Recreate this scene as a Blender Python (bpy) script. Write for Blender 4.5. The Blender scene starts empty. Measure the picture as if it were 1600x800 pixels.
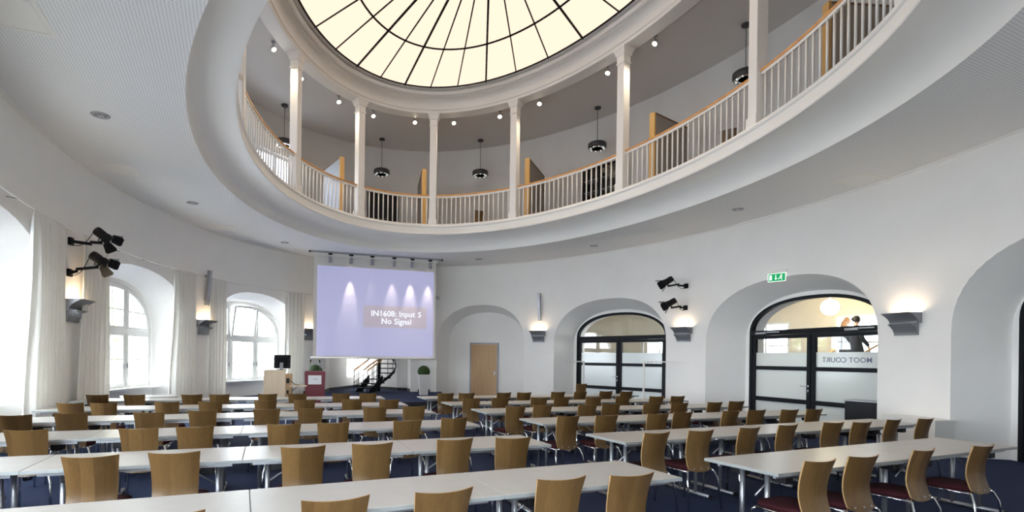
import bpy, bmesh, math, random
from mathutils import Vector, Matrix
random.seed(4)
PI = math.pi
R = math.radians
sc = bpy.context.scene
COL = sc.collection

# ------------------------------------------------------------------ camera
F, YH, CX, HC = 824.0, 559.7, 725.0, 1.633      # focal length in pixels, horizon, centre, eye height
ROLL = 0.013                                        # the camera leans a little
KR = 1.12
cam_d = bpy.data.cameras.new('camera')
cam_d.sensor_fit = 'HORIZONTAL'
cam_d.sensor_width = 36
cam_d.lens = F / 1600 * 36
cam_d.shift_x = (800 - CX) / 1600
cam_d.shift_y = (YH - 400) / 1600
cam_d.clip_start = 0.05
cam = bpy.data.objects.new('camera', cam_d)
cam.matrix_world = Matrix.Translation((0, 0, HC)) @ Matrix.Rotation(PI / 2, 4, 'X') @ Matrix.Rotation(ROLL, 4, 'Z')
COL.objects.link(cam)
sc.camera = cam
sc.view_settings.view_transform = 'Standard'
sc.view_settings.look = 'None'
sc.view_settings.gamma = 1
sc.view_settings.use_curve_mapping = False
sc.view_settings.exposure = 1.62
sc.cycles.use_denoising = True
sc.cycles.max_bounces = 10
sc.cycles.diffuse_bounces = 6
sc.cycles.transparent_max_bounces = 16
sc.cycles.sample_clamp_indirect = 6
sc.cycles.caustics_reflective = False
sc.cycles.caustics_refractive = False

WORLD_STRENGTH = 9.5
SKYLIGHT_STRENGTH = 0.395
wd = bpy.data.worlds.new('world')
sc.world = wd
wd.use_nodes = True
wd.node_tree.nodes['Background'].inputs[0].default_value = (0.86, 0.92, 1.0, 1)
wd.node_tree.nodes['Background'].inputs[1].default_value = WORLD_STRENGTH

# ------------------------------------------------------------------ plan of the oval hall
AX = R(111.42)
E1 = Vector((math.cos(AX), math.sin(AX)))
E2 = Vector((E1.y, -E1.x))
C0 = Vector((0.379 * KR, 9.481 * KR))
WALL = (9.972 * KR, 6.898 * KR)
LIP = (7.341 * KR, 4.76 * KR)
RING = (6.757 * KR, 4.281 * KR)
SKY = (6.083 * KR, 3.759 * KR)
GAL = (9.99 * KR, 6.92 * KR)
HU = 3.3 * KR
HCEIL = HC + HU
HGAL = HC + HU * 1.209
HENT = HC + HU * 2.224
HSKY = HC + HU * 2.377


def ell(t, ab, off=0.0):
    t = R(t)
    return C0 + E1 * ((ab[0] + off) * math.cos(t)) + E2 * ((ab[1] + off) * math.sin(t))


def ell_frame(t, ab):
    """point, tangent (to the right seen from inside) and outward normal"""
    p = ell(t, ab)
    tr = R(t)
    tan = (E1 * (-ab[0] * math.sin(tr)) + E2 * (ab[1] * math.cos(tr))).normalized()
    return p, tan, Vector((-tan.y, tan.x))


def level(x, y):
    """bearing offsets with the camera's lean taken out"""
    dx, dy = x - CX, y - YH
    return dx + ROLL * dy, dy - ROLL * dx


def ray_t(x, ab, y=520.0):
    """angle on the oval of the far crossing with a bearing"""
    d = Vector((level(x, y)[0] / F, 1.0))
    o = -C0
    A = (d.dot(E1) / ab[0]) ** 2 + (d.dot(E2) / ab[1]) ** 2
    B = 2 * (o.dot(E1) * d.dot(E1) / ab[0] ** 2 + o.dot(E2) * d.dot(E2) / ab[1] ** 2)
    Cc = (o.dot(E1) / ab[0]) ** 2 + (o.dot(E2) / ab[1]) ** 2 - 1
    s = (-B + math.sqrt(max(0, B * B - 4 * A * Cc))) / (2 * A)
    q = s * d - C0
    return math.degrees(math.atan2(q.dot(E2) / ab[1], q.dot(E1) / ab[0]))


def at_z(x, y, z):
    dx, dy = level(x, y)
    d = -F * (z - HC) / dy
    return Vector((dx / F * d, d, z))


def at_d(x, y, d):
    dx, dy = level(x, y)
    return Vector((dx / F * d, d, HC - dy / F * d))


def yaw_of(v):
    return math.atan2(v.y, v.x)


# ------------------------------------------------------------------ mesh helpers
class MB:
    def __init__(s):
        s.v, s.f, s.sm = [], [], []

    def add(s, vs, fs, smooth=False, M=None):
        o = len(s.v)
        s.v += [tuple(M @ Vector(v)) if M is not None else tuple(v) for v in vs]
        s.f += [tuple(i + o for i in f) for f in fs]
        s.sm += [smooth] * len(fs)
        return s

    def box(s, c, d, M=None):
        x, y, z = c
        a, b, h = d[0] / 2, d[1] / 2, d[2] / 2
        vs = [(x + i * a, y + j * b, z + k * h) for k in (-1, 1) for j in (-1, 1) for i in (-1, 1)]
        fs = [(0, 2, 3, 1), (4, 5, 7, 6), (0, 1, 5, 4), (2, 6, 7, 3), (0, 4, 6, 2), (1, 3, 7, 5)]
        return s.add(vs, fs, False, M)

    def bbox(s, c, d, r=0.005, M=None):
        """box with chamfered edges"""
        bm = bmesh.new()
        bmesh.ops.create_cube(bm, size=1)
        for v in bm.verts:
            v.co = Vector((c[0] + v.co.x * d[0], c[1] + v.co.y * d[1], c[2] + v.co.z * d[2]))
        bmesh.ops.bevel(bm, geom=bm.edges[:], offset=r, segments=2, profile=0.6, affect='EDGES')
        vs = [v.co.copy() for v in bm.verts]
        bm.verts.index_update()
        fs = [tuple(v.index for v in f.verts) for f in bm.faces]
        bm.free()
        return s.add(vs, fs, False, M)

    def tube(s, pts, r, n=8, M=None, cap=True, closed=False):
        pts = [Vector(p) for p in pts]
        rs = r if isinstance(r, (list, tuple)) else [r] * len(pts)
        m = len(pts)
        vs, fs = [], []
        up = None
        for i, p in enumerate(pts):
            if closed:
                t = pts[(i + 1) % m] - pts[i - 1]
            else:
                t = pts[min(i + 1, m - 1)] - pts[max(i - 1, 0)]
            t.normalize()
            if up is None:
                up = Vector((0, 0, 1)) if abs(t.z) < 0.9 else Vector((1, 0, 0))
            a = up - t * up.dot(t)
            if a.length < 1e-5:
                a = t.orthogonal()
            a.normalize()
            b = t.cross(a)
            up = a
            for k in range(n):
                w = 2 * PI * k / n
                vs.append(p + (a * math.cos(w) + b * math.sin(w)) * rs[i])
        for i in range(m if closed else m - 1):
            j = (i + 1) % m
            for k in range(n):
                l = (k + 1) % n
                fs.append((i * n + k, j * n + k, j * n + l, i * n + l))
        s.add(vs, fs, True, M)
        if cap and not closed:
            s.add(vs[:n], [tuple(range(n))], False, M)
            s.add(vs[-n:], [tuple(reversed(range(n)))], False, M)
        return s

    def lathe(s, prof, n=24, M=None, smooth=True):
        vs, fs = [], []
        m = len(prof)
        for r, z in prof:
            for k in range(n):
                w = 2 * PI * k / n
                vs.append((r * math.cos(w), r * math.sin(w), z))
        for i in range(m - 1):
            for k in range(n):
                l = (k + 1) % n
                fs.append((i * n + k, i * n + l, (i + 1) * n + l, (i + 1) * n + k))
        if prof[0][0] > 1e-6:
            fs.append(tuple(reversed(range(n))))
        if prof[-1][0] > 1e-6:
            fs.append(tuple(range((m - 1) * n, m * n)))
        return s.add(vs, fs, smooth, M)

    def prism(s, out, y0, y1, M=None, smooth=False):
        """polygon in XZ pulled along Y"""
        n = len(out)
        vs = [(x, y0, z) for x, z in out] + [(x, y1, z) for x, z in out]
        fs = [tuple(range(n)), tuple(reversed(range(n, 2 * n)))]
        for i in range(n):
            j = (i + 1) % n
            fs.append((i, i + n, j + n, j))
        return s.add(vs, fs, smooth, M)

    def frame(s, out, w, y0, y1, M=None):
        """closed frame: outline in XZ with an inset hole, pulled along Y"""
        n = len(out)
        inn = inset(out, w)
        vs = []
        for y in (y0, y1):
            vs += [(x, y, z) for x, z in out] + [(x, y, z) for x, z in inn]
        fs = []
        for i in range(n):
            j = (i + 1) % n
            fs += [(i, j, n + j, n + i), (2 * n + i, 3 * n + i, 3 * n + j, 2 * n + j),
                   (i, 2 * n + i, 2 * n + j, j), (n + i, n + j, 3 * n + j, 3 * n + i)]
        return s.add(vs, fs, False, M)

    def grid(s, rows, smooth=True, closed_u=False, M=None):
        m, n = len(rows), len(rows[0])
        vs = [p for r in rows for p in r]
        fs = []
        for i in range(m - 1):
            for k in range(n if closed_u else n - 1):
                l = (k + 1) % n
                fs.append((i * n + k, i * n + l, (i + 1) * n + l, (i + 1) * n + k))
        return s.add(vs, fs, smooth, M)

    def sphere(s, c, r, n=16, m=10, M=None, sc3=(1, 1, 1)):
        prof = [(math.sin(PI * i / m), -math.cos(PI * i / m)) for i in range(m + 1)]
        prof[0] = (1e-5, -1); prof[-1] = (1e-5, 1)
        T = Matrix.Translation(c) @ Matrix.Diagonal((r * sc3[0], r * sc3[1], r * sc3[2], 1))
        if M is not None:
            T = M @ T
        return s.lathe(prof, n, T)

    def build(s, name, mat, parent=None, recalc=True):
        me = bpy.data.meshes.new(name)
        me.from_pydata(s.v, [], s.f)
        me.polygons.foreach_set('use_smooth', s.sm)
        if recalc:
            bm = bmesh.new()
            bm.from_mesh(me)
            bmesh.ops.remove_doubles(bm, verts=bm.verts, dist=1e-6)
            bmesh.ops.recalc_face_normals(bm, faces=bm.faces)
            bm.to_mesh(me)
            bm.free()
        me.update()
        if mat is not None:
            me.materials.append(mat)
        o = bpy.data.objects.new(name, me)
        COL.objects.link(o)
        if parent is not None:
            o.parent = parent
        return o


def inset(out, w):
    n = len(out)
    area = sum(out[i][0] * out[(i + 1) % n][1] - out[(i + 1) % n][0] * out[i][1] for i in range(n))
    sg = 1 if area > 0 else -1
    res = []
    for i in range(n):
        p0, p1, p2 = Vector(out[i - 1]), Vector(out[i]), Vector(out[(i + 1) % n])
        d1, d2 = (p1 - p0), (p2 - p1)
        d1.normalize(); d2.normalize()
        n1 = Vector((-d1.y, d1.x)) * sg
        n2 = Vector((-d2.y, d2.x)) * sg
        b = n1 + n2
        k = max(0.35, 1 + n1.dot(n2))
        q = p1 + b * (w / k)
        res.append((q.x, q.y))
    return res


def empty(name, loc=(0, 0, 0), rz=0.0, label=None, cat=None, group=None, kind=None):
    o = bpy.data.objects.new(name, None)
    o.empty_display_size = 0.1
    o.location = loc
    o.rotation_euler = (0, 0, rz)
    COL.objects.link(o)
    tag(o, label, cat, group, kind)
    return o


def tag(o, label=None, cat=None, group=None, kind=None):
    if label: o['label'] = label
    if cat: o['category'] = cat
    if group: o['group'] = group
    if kind: o['kind'] = kind
    return o


def struct(o):
    o['kind'] = 'structure'
    return o


def dup(o, parent=None):
    c = o.copy()
    COL.objects.link(c)
    c.parent = parent
    for ch in list(o.children):
        dup(ch, c)
    return c


# ------------------------------------------------------------------ materials
def mat(name, col=(0.8, 0.8, 0.8), rough=0.5, metal=0.0, spec=0.5):
    m = bpy.data.materials.new(name)
    m.use_nodes = True
    b = m.node_tree.nodes['Principled BSDF']
    b.inputs['Base Color'].default_value = (*col, 1)
    b.inputs['Roughness'].default_value = rough
    b.inputs['Metallic'].default_value = metal
    b.inputs['Specular IOR Level'].default_value = spec
    return m


def N(m, t, **kw):
    n = m.node_tree.nodes.new(t)
    for k, v in kw.items():
        setattr(n, k, v)
    return n


def L(m, a, b):
    m.node_tree.links.new(a, b)


def noisy(m, c1, c2, scale=(20, 20, 20), detail=4, bump=0.0, lo=0.35, hi=0.65, rough=None):
    nt = m.node_tree
    b = nt.nodes['Principled BSDF']
    tc = N(m, 'ShaderNodeTexCoord'); mp = N(m, 'ShaderNodeMapping')
    mp.inputs['Scale'].default_value = scale
    nz = N(m, 'ShaderNodeTexNoise'); nz.inputs['Scale'].default_value = 1; nz.inputs['Detail'].default_value = detail
    rp = N(m, 'ShaderNodeValToRGB')
    rp.color_ramp.elements[0].position = lo; rp.color_ramp.elements[0].color = (*c1, 1)
    rp.color_ramp.elements[1].position = hi; rp.color_ramp.elements[1].color = (*c2, 1)
    L(m, tc.outputs['Object'], mp.inputs[0]); L(m, mp.outputs[0], nz.inputs[0])
    L(m, nz.outputs['Fac'], rp.inputs[0]); L(m, rp.outputs[0], b.inputs['Base Color'])
    if bump:
        bp = N(m, 'ShaderNodeBump'); bp.inputs['Strength'].default_value = bump; bp.inputs['Distance'].default_value = 0.004
        L(m, nz.outputs['Fac'], bp.inputs['Height']); L(m, bp.outputs[0], b.inputs['Normal'])
    return m


PLASTER = noisy(mat('plaster', rough=0.75, spec=0.25), (0.86, 0.84, 0.815), (0.885, 0.865, 0.84), (1.5, 1.5, 1.5))
PAINT = mat('white_paint', (0.83, 0.81, 0.77), 0.45)
CREAM = noisy(mat('cream_plaster', rough=0.7), (0.72, 0.66, 0.55), (0.76, 0.70, 0.59), (1, 1, 1))
CARPET = noisy(mat('carpet', rough=0.95, spec=0.1), (0.018, 0.026, 0.062), (0.040, 0.056, 0.115), (160, 160, 160), 2, 0.3)
BASEB = mat('dark_baseboard', (0.02, 0.02, 0.025), 0.5)
LAMINATE = noisy(mat('white_laminate', rough=0.33, spec=0.5), (0.40, 0.38, 0.355), (0.42, 0.40, 0.375), (9, 9, 9))
ALU = mat('grey_metal', (0.42, 0.43, 0.46), 0.38, 0.8)
GREYM = mat('grey_lacquer', (0.25, 0.255, 0.275), 0.4, 0.35)
SILVER = mat('silver_lacquer', (0.36, 0.36, 0.38), 0.4, 0.4)
CHROME = mat('chrome', (0.75, 0.76, 0.78), 0.12, 1.0)
BLACK = mat('black_plastic', (0.010, 0.010, 0.012), 0.5, 0, 0.25)
BLACKM = mat('black_metal', (0.007, 0.008, 0.011), 0.42, 0.0, 0.14)
SEATF = noisy(mat('maroon_fabric', rough=0.9, spec=0.15), (0.032, 0.007, 0.010), (0.052, 0.012, 0.016), (300, 300, 300), 2, 0.2)
CURT = noisy(mat('curtain_cloth', rough=0.9, spec=0.1), (0.88, 0.865, 0.83), (0.91, 0.895, 0.86), (3, 3, 3), 3)
_nt = CURT.node_tree
_tr = _nt.nodes.new('ShaderNodeBsdfTranslucent'); _tr.inputs[0].default_value = (0.85, 0.84, 0.80, 1)
_mx = _nt.nodes.new('ShaderNodeMixShader'); _mx.inputs[0].default_value = 0.25
_nt.links.new(_nt.nodes['Principled BSDF'].outputs[0], _mx.inputs[1]); _nt.links.new(_tr.outputs[0], _mx.inputs[2])
_nt.links.new(_mx.outputs[0], _nt.nodes['Material Output'].inputs[0])
WINW = mat('white_window_frame', (0.82, 0.82, 0.80), 0.35)
OAK = noisy(mat('oak_edge', rough=0.5), (0.60, 0.35, 0.11), (0.70, 0.44, 0.16), (25, 25, 1.5), 5)
RAILW = noisy(mat('rail_wood', rough=0.4), (0.60, 0.26, 0.06), (0.72, 0.35, 0.10), (6, 6, 6), 4)
DOORW = noisy(mat('door_wood', rough=0.5), (0.50, 0.31, 0.16), (0.56, 0.36, 0.19), (30, 30, 1.2), 4)
MAPLE = noisy(mat('maple_wood', rough=0.5), (0.70, 0.55, 0.38), (0.76, 0.61, 0.44), (30, 30, 1.5), 4)
RED = mat('red_lacquer', (0.165, 0.010, 0.024), 0.45)
TAUPE = noisy(mat('taupe_fabric', rough=0.9), (0.34, 0.30, 0.26), (0.40, 0.36, 0.31), (80, 80, 80))
PAPER = mat('white_paper', (0.80, 0.80, 0.82), 0.7)
STONE = mat('light_grey_pot', (0.58, 0.57, 0.57), 0.5)
LEAF = noisy(mat('boxwood_leaves', rough=0.7), (0.008, 0.026, 0.003), (0.035, 0.085, 0.010), (60, 60, 60), 2)
TREE = noisy(mat('tree_leaves', rough=0.7), (0.16, 0.30, 0.10), (0.42, 0.56, 0.30), (6, 6, 6), 2)
BARK = mat('bark', (0.2, 0.14, 0.09), 0.9)
YELLOW = mat('yellow_facade', (0.80, 0.58, 0.30), 0.8)
GALFLOOR = noisy(mat('gallery_floor', rough=0.7), (0.16, 0.12, 0.09), (0.20, 0.15, 0.11), (8, 8, 8))
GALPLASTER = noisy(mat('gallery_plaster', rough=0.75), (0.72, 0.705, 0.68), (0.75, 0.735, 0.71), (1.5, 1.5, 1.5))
DARKGREY = mat('dark_grey_metal', (0.055, 0.055, 0.06), 0.45, 0.2)
LAWN = noisy(mat('pale_paving', rough=0.9), (0.40, 0.39, 0.37), (0.46, 0.45, 0.43), (3, 3, 3))
GREYPAINT = mat('grey_ceiling_paint', (0.64, 0.62, 0.595), 0.6)


def wood_ply(name, a, b):
    m = mat(name, rough=0.34, spec=0.5)
    nt = m.node_tree
    bs = nt.nodes['Principled BSDF']
    tc = N(m, 'ShaderNodeTexCoord'); oi = N(m, 'ShaderNodeObjectInfo')
    ad = N(m, 'ShaderNodeVectorMath', operation='ADD')
    cb = N(m, 'ShaderNodeCombineXYZ')
    ml = N(m, 'ShaderNodeMath', operation='MULTIPLY'); ml.inputs[1].default_value = 37.0
    L(m, oi.outputs['Random'], ml.inputs[0])
    for i in range(3): L(m, ml.outputs[0], cb.inputs[i])
    L(m, tc.outputs['Object'], ad.inputs[0]); L(m, cb.outputs[0], ad.inputs[1])
    mp = N(m, 'ShaderNodeMapping'); mp.inputs['Scale'].default_value = (45, 45, 2.5)
    nz = N(m, 'ShaderNodeTexNoise'); nz.inputs['Scale'].default_value = 1; nz.inputs['Detail'].default_value = 5
    L(m, ad.outputs[0], mp.inputs[0]); L(m, mp.outputs[0], nz.inputs[0])
    # veneer leaves: broad vertical strips
    mp2 = N(m, 'ShaderNodeMapping'); mp2.inputs['Scale'].default_value = (9, 0.01, 0.01)
    vo = N(m, 'ShaderNodeTexVoronoi'); vo.inputs['Scale'].default_value = 1
    L(m, ad.outputs[0], mp2.inputs[0]); L(m, mp2.outputs[0], vo.inputs['Vector'])
    sp = N(m, 'ShaderNodeSeparateColor'); L(m, vo.outputs['Color'], sp.inputs[0])
    mx = N(m, 'ShaderNodeMath', operation='MULTIPLY_ADD'); mx.inputs[1].default_value = 0.45
    L(m, sp.outputs[0], mx.inputs[0])
    h = N(m, 'ShaderNodeMath', operation='MULTIPLY'); h.inputs[1].default_value = 0.55
    L(m, nz.outputs['Fac'], h.inputs[0]); L(m, h.outputs[0], mx.inputs[2])
    rp = N(m, 'ShaderNodeValToRGB')
    rp.color_ramp.elements[0].position = 0.2; rp.color_ramp.elements[0].color = (*a, 1)
    rp.color_ramp.elements[1].position = 0.8; rp.color_ramp.elements[1].color = (*b, 1)
    L(m, mx.outputs[0], rp.inputs[0]); L(m, rp.outputs[0], bs.inputs['Base Color'])
    return m


PLYEDGE = noisy(mat('plywood_edge', rough=0.5), (0.36, 0.21, 0.09), (0.44, 0.27, 0.12), (40, 40, 40))
TEDGE = mat('grey_table_edge', (0.27, 0.285, 0.28), 0.45)
BEECH = wood_ply('beech_plywood', (0.100, 0.052, 0.016), (0.165, 0.093, 0.032))


def emit(name, col, s):
    m = bpy.data.materials.new(name)
    m.use_nodes = True
    nt = m.node_tree
    nt.nodes.clear()
    o = nt.nodes.new('ShaderNodeOutputMaterial'); e = nt.nodes.new('ShaderNodeEmission')
    e.inputs[0].default_value = (*col, 1); e.inputs[1].default_value = s
    nt.links.new(e.outputs[0], o.inputs[0])
    return m


def glass_mat(name='clear_glass', tint=(0.94, 0.96, 0.96), refl=1.0):
    m = bpy.data.materials.new(name)
    m.use_nodes = True
    nt = m.node_tree
    nt.nodes.clear()
    o = nt.nodes.new('ShaderNodeOutputMaterial')
    t = nt.nodes.new('ShaderNodeBsdfTransparent'); t.inputs[0].default_value = (*tint, 1)
    g = nt.nodes.new('ShaderNodeBsdfGlossy'); g.inputs['Roughness'].default_value = 0.02
    fr = nt.nodes.new('ShaderNodeFresnel'); fr.inputs[0].default_value = 1.45
    mx = nt.nodes.new('ShaderNodeMixShader')
    ge = nt.nodes.new('ShaderNodeNewGeometry')
    io = nt.nodes.new('ShaderNodeMapRange')          # thin pane: same reflectance from both faces
    io.inputs['To Min'].default_value = 1.45; io.inputs['To Max'].default_value = 1 / 1.45
    nt.links.new(ge.outputs['Backfacing'], io.inputs['Value']); nt.links.new(io.outputs[0], fr.inputs[0])
    nt.links.new(fr.outputs[0], mx.inputs[0]); nt.links.new(t.outputs[0], mx.inputs[1])
    nt.links.new(g.outputs[0], mx.inputs[2]); nt.links.new(mx.outputs[0], o.inputs[0])
    return m


GLASS = glass_mat()
DIMGLASS = glass_mat('daylight_dimming_glass', (0.55, 0.57, 0.60))  # tint added only to weaken the daylight through the gallery windows


def frosted_mat():
    m = bpy.data.materials.new('frosted_film')
    m.use_nodes = True
    nt = m.node_tree
    nt.nodes.clear()
    o = nt.nodes.new('ShaderNodeOutputMaterial')
    t = nt.nodes.new('ShaderNodeBsdfTranslucent'); t.inputs[0].default_value = (0.92, 0.96, 0.97, 1)
    d = nt.nodes.new('ShaderNodeBsdfDiffuse'); d.inputs[0].default_value = (0.72, 0.76, 0.77, 1)
    g = nt.nodes.new('ShaderNodeBsdfGlossy'); g.inputs['Roughness'].default_value = 0.15
    m1 = nt.nodes.new('ShaderNodeMixShader'); m1.inputs[0].default_value = 0.45
    m2 = nt.nodes.new('ShaderNodeMixShader'); m2.inputs[0].default_value = 0.05
    nt.links.new(t.outputs[0], m1.inputs[1]); nt.links.new(d.outputs[0], m1.inputs[2])
    nt.links.new(m1.outputs[0], m2.inputs[1]); nt.links.new(g.outputs[0], m2.inputs[2])
    nt.links.new(m2.outputs[0], o.inputs[0])
    return m


FROST = frosted_mat()


def perforated():
    m = mat('perforated_plasterboard', (0.86, 0.855, 0.845), 0.8, 0, 0.2)
    b = m.node_tree.nodes['Principled BSDF']
    tc = N(m, 'ShaderNodeTexCoord')
    mp = N(m, 'ShaderNodeMapping'); mp.inputs['Scale'].default_value = (26, 26, 26)
    mp.inputs['Rotation'].default_value = (0, 0, AX + R(45))
    L(m, tc.outputs['Object'], mp.inputs[0])
    fr = N(m, 'ShaderNodeVectorMath', operation='FRACTION'); L(m, mp.outputs[0], fr.inputs[0])
    sb = N(m, 'ShaderNodeVectorMath', operation='SUBTRACT'); sb.inputs[1].default_value = (0.5, 0.5, 0.5)
    L(m, fr.outputs[0], sb.inputs[0])
    mu = N(m, 'ShaderNodeVectorMath', operation='MULTIPLY'); mu.inputs[1].default_value = (1, 1, 0)
    L(m, sb.outputs[0], mu.inputs[0])
    ln = N(m, 'ShaderNodeVectorMath', operation='LENGTH'); L(m, mu.outputs[0], ln.inputs[0])
    lt = N(m, 'ShaderNodeMath', operation='LESS_THAN'); lt.inputs[1].default_value = 0.2
    L(m, ln.outputs['Value'], lt.inputs[0])
    mx = N(m, 'ShaderNodeMix', data_type='RGBA')
    mx.inputs[6].default_value = (0.86, 0.855, 0.845, 1); mx.inputs[7].default_value = (0.50, 0.50, 0.50, 1)
    L(m, lt.outputs[0], mx.inputs[0]); L(m, mx.outputs[2], b.inputs['Base Color'])
    return m


PERF = perforated()
SKYGLASS = emit('backlit_opal_glass', (1.0, 0.80, 0.625), SKYLIGHT_STRENGTH)
BULB = emit('lit_bulb', (1.0, 0.87, 0.66), 10)
WARMGLOW = emit('warm_lamp', (1.0, 0.80, 0.52), 4)
DAYPANE = emit('daylit_pane', (0.93, 0.97, 1.0), 5.0)
SKIN = mat('skin', (0.62, 0.40, 0.30), 0.5)
COAT = mat('dark_navy_coat', (0.012, 0.015, 0.032), 0.8)
COAT2 = mat('dark_grey_coat', (0.02, 0.02, 0.024), 0.8)
HAIR1 = mat('light_brown_hair', (0.30, 0.15, 0.06), 0.5)
HAIR2 = mat('black_hair', (0.012, 0.010, 0.009), 0.4)
GREEN = emit('exit_green', (0.02, 0.42, 0.15), 0.33)
SIGNW = emit('exit_white', (0.9, 1.0, 0.92), 0.42)


def lamp(name, kind, loc, energy, col=(1, 0.85, 0.65), parent=None, **kw):
    d = bpy.data.lights.new(name, kind)
    d.energy = energy
    d.color = col
    for k, v in kw.items(): setattr(d, k, v)
    o = bpy.data.objects.new(name, d)
    o.location = loc
    COL.objects.link(o)
    if parent is not None: o.parent = parent
    return o


def aim(o, v):
    o.rotation_euler = Vector(v).to_track_quat('-Z', 'Y').to_euler()


# ------------------------------------------------------------------ structure
def ring_profile(prof, n=192, t0=None, t1=None):
    """sweep a list of (a, b, z) around the oval"""
    rows = []
    closed = t0 is None
    for a, b, z in prof:
        row = []
        for k in range(n if closed else n + 1):
            t = 360.0 * k / n if closed else t0 + (t1 - t0) * k / n
            p = ell(t, (a, b))
            row.append((p.x, p.y, z))
        rows.append(row)
    return rows, closed


def sweep(name, prof, m, smooth=True, **kw):
    rows, cl = ring_profile(prof, **kw)
    mb = MB()
    mb.grid(rows, smooth, cl)
    return mb.build(name, m)


def auto_smooth(o, ang=35):
    me = o.data
    bm = bmesh.new(); bm.from_mesh(me)
    for f in bm.faces: f.smooth = True
    for e in bm.edges:
        if len(e.link_faces) == 2 and e.calc_face_angle(0) > R(ang): e.smooth = False
    bm.to_mesh(me); bm.free()


# floor
mb = MB()
fp = [ell(t, (WALL[0] + 5.5, WALL[1] + 5.5)) for t in range(0, 360, 5)]
mb.add([(p.x, p.y, 0) for p in fp] + [(p.x, p.y, -0.2) for p in fp],
       [tuple(range(72)), tuple(reversed(range(72, 144)))] + [(i, i + 72, (i + 1) % 72 + 72, (i + 1) % 72) for i in range(72)])
struct(mb.build('floor', CARPET))

ARCH_P = 2.25


def arch_out(half, spring, top, bottom, n=28, p=ARCH_P):
    out = [(-half, bottom)]
    for i in range(n + 1):
        w = PI - PI * i / n
        c, s_ = math.cos(w), math.sin(w)
        x = half * math.copysign(abs(c) ** (2 / p), c)
        z = spring + (top - spring) * abs(s_) ** (2 / p)
        out.append((x, z))
    out.append((half, bottom))
    return out


def arch_z(x, half, spring, top, p=ARCH_P):
    return spring + (top - spring) * max(0.0, 1 - abs(x / half) ** p) ** (1 / p)


class Bay:
    """frame on the chord of the wall between two angles"""
    def __init__(s, t0, t1):
        a, b = ell(t0, WALL), ell(t1, WALL)
        s.c = (a + b) / 2
        s.tan = (b - a).normalized()
        s.nor = Vector((-s.tan.y, s.tan.x))
        s.half = (b - a).length / 2
        s.yaw = yaw_of(s.tan)
        s.M = Matrix.Translation((s.c.x, s.c.y, 0)) @ Matrix.Rotation(s.yaw, 4, 'Z')

    def w(s, x, y, z=0):
        return s.M @ Vector((x, y, z))


BAYS = {
    'N1': Bay(18.9, 42.6), 'N2': Bay(50.0, 73.9), 'N3': Bay(81.0, 104.6), 'N4': Bay(112, 135.5),
    'L2': Bay(-45.6, -21.2), 'L1': Bay(-75.4, -51.2), 'L0': Bay(-105.0, -81.0), 'L3': Bay(-135.0, -111.0),
    'CAM': Bay(-160.5, -136.6),
}
NICHE_TOP = 3.82
NICHE_SPRING = 2.2
DOOR = dict(half=1.78, spring=2.42, top=3.30, d=0.85)
WINDOW = dict(half=1.62, spring=2.2, top=3.36, d=0.80)
SILL = 0.78
SHIFT = {'N3': 0.20}


def loft_cut(mb, o1, y1, o2, y2, M):
    n = len(o1)
    vs = [(x, y1, z) for x, z in o1] + [(x, y2, z) for x, z in o2]
    fs = [tuple(range(n)), tuple(reversed(range(n, 2 * n)))] + [(i, i + n, (i + 1) % n + n, (i + 1) % n) for i in range(n)]
    mb.add(vs, fs, False, M)


def wall_piece(name, t0, t1, z0, z1, cutters, n=100, thick=1.3, ab=WALL, m=PLASTER):
    mb = MB()
    vs, fs = [], []
    for k in range(n + 1):
        t = t0 + (t1 - t0) * k / n
        a, b = ell(t, ab), ell(t, ab, thick)
        vs += [(a.x, a.y, z0), (b.x, b.y, z0), (b.x, b.y, z1), (a.x, a.y, z1)]
    for k in range(n):
        for i in range(4):
            j = (i + 1) % 4
            fs.append((k * 4 + i, k * 4 + j, k * 4 + 4 + j, k * 4 + 4 + i))
    fs += [(0, 3, 2, 1), (n * 4, n * 4 + 1, n * 4 + 2, n * 4 + 3)]
    mb.add(vs, fs)
    o = mb.build(name, m)
    for cm in cutters:
        c = cm.build('cutter', None)
        md = o.modifiers.new('cut', 'BOOLEAN')
        md.operation = 'DIFFERENCE'; md.solver = 'EXACT'; md.object = c
        dg = bpy.context.evaluated_depsgraph_get()
        dg.update()
        me = bpy.data.meshes.new_from_object(o.evaluated_get(dg))
        o.modifiers.clear()
        o.data = me
        bpy.data.objects.remove(c)
    auto_smooth(o, 30)
    return struct(o)


def niche_cutters(key, kind):
    B = BAYS[key]
    cs = []
    K = DOOR if kind != 'window' else WINDOW
    s = SHIFT.get(key, 0)
    d = K['d'] if kind != 'blind' else 0.95
    i_half = K['half'] + 0.12 if kind != 'blind' else 1.62
    i_top = K['top'] + 0.10 if kind != 'blind' else 3.53
    bot = -0.3
    # outer splayed niche; extrapolated a little into the room
    h0, T0 = B.half, NICHE_TOP
    e = 0.5
    k = e / d
    hb = h0 + (h0 - i_half) * k
    Tb = T0 + (T0 - i_top) * k
    o1 = arch_out(hb, NICHE_SPRING, Tb, bot)
    o2 = [(x + s, z) for x, z in arch_out(i_half, NICHE_SPRING, i_top, bot)]
    o1 = [(x - s * k, z) for x, z in o1]
    m1 = MB(); loft_cut(m1, o1, -e, o2, d, B.M); cs.append(m1)
    if kind != 'blind':
        b2 = SILL if kind == 'window' else -0.3
        o3 = [(x + s, z) for x, z in arch_out(K['half'], K['spring'], K['top'], b2)]
        m2 = MB(); loft_cut(m2, o3, d - 0.2, o3, 2.6, B.M); cs.append(m2)
    return cs


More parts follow.
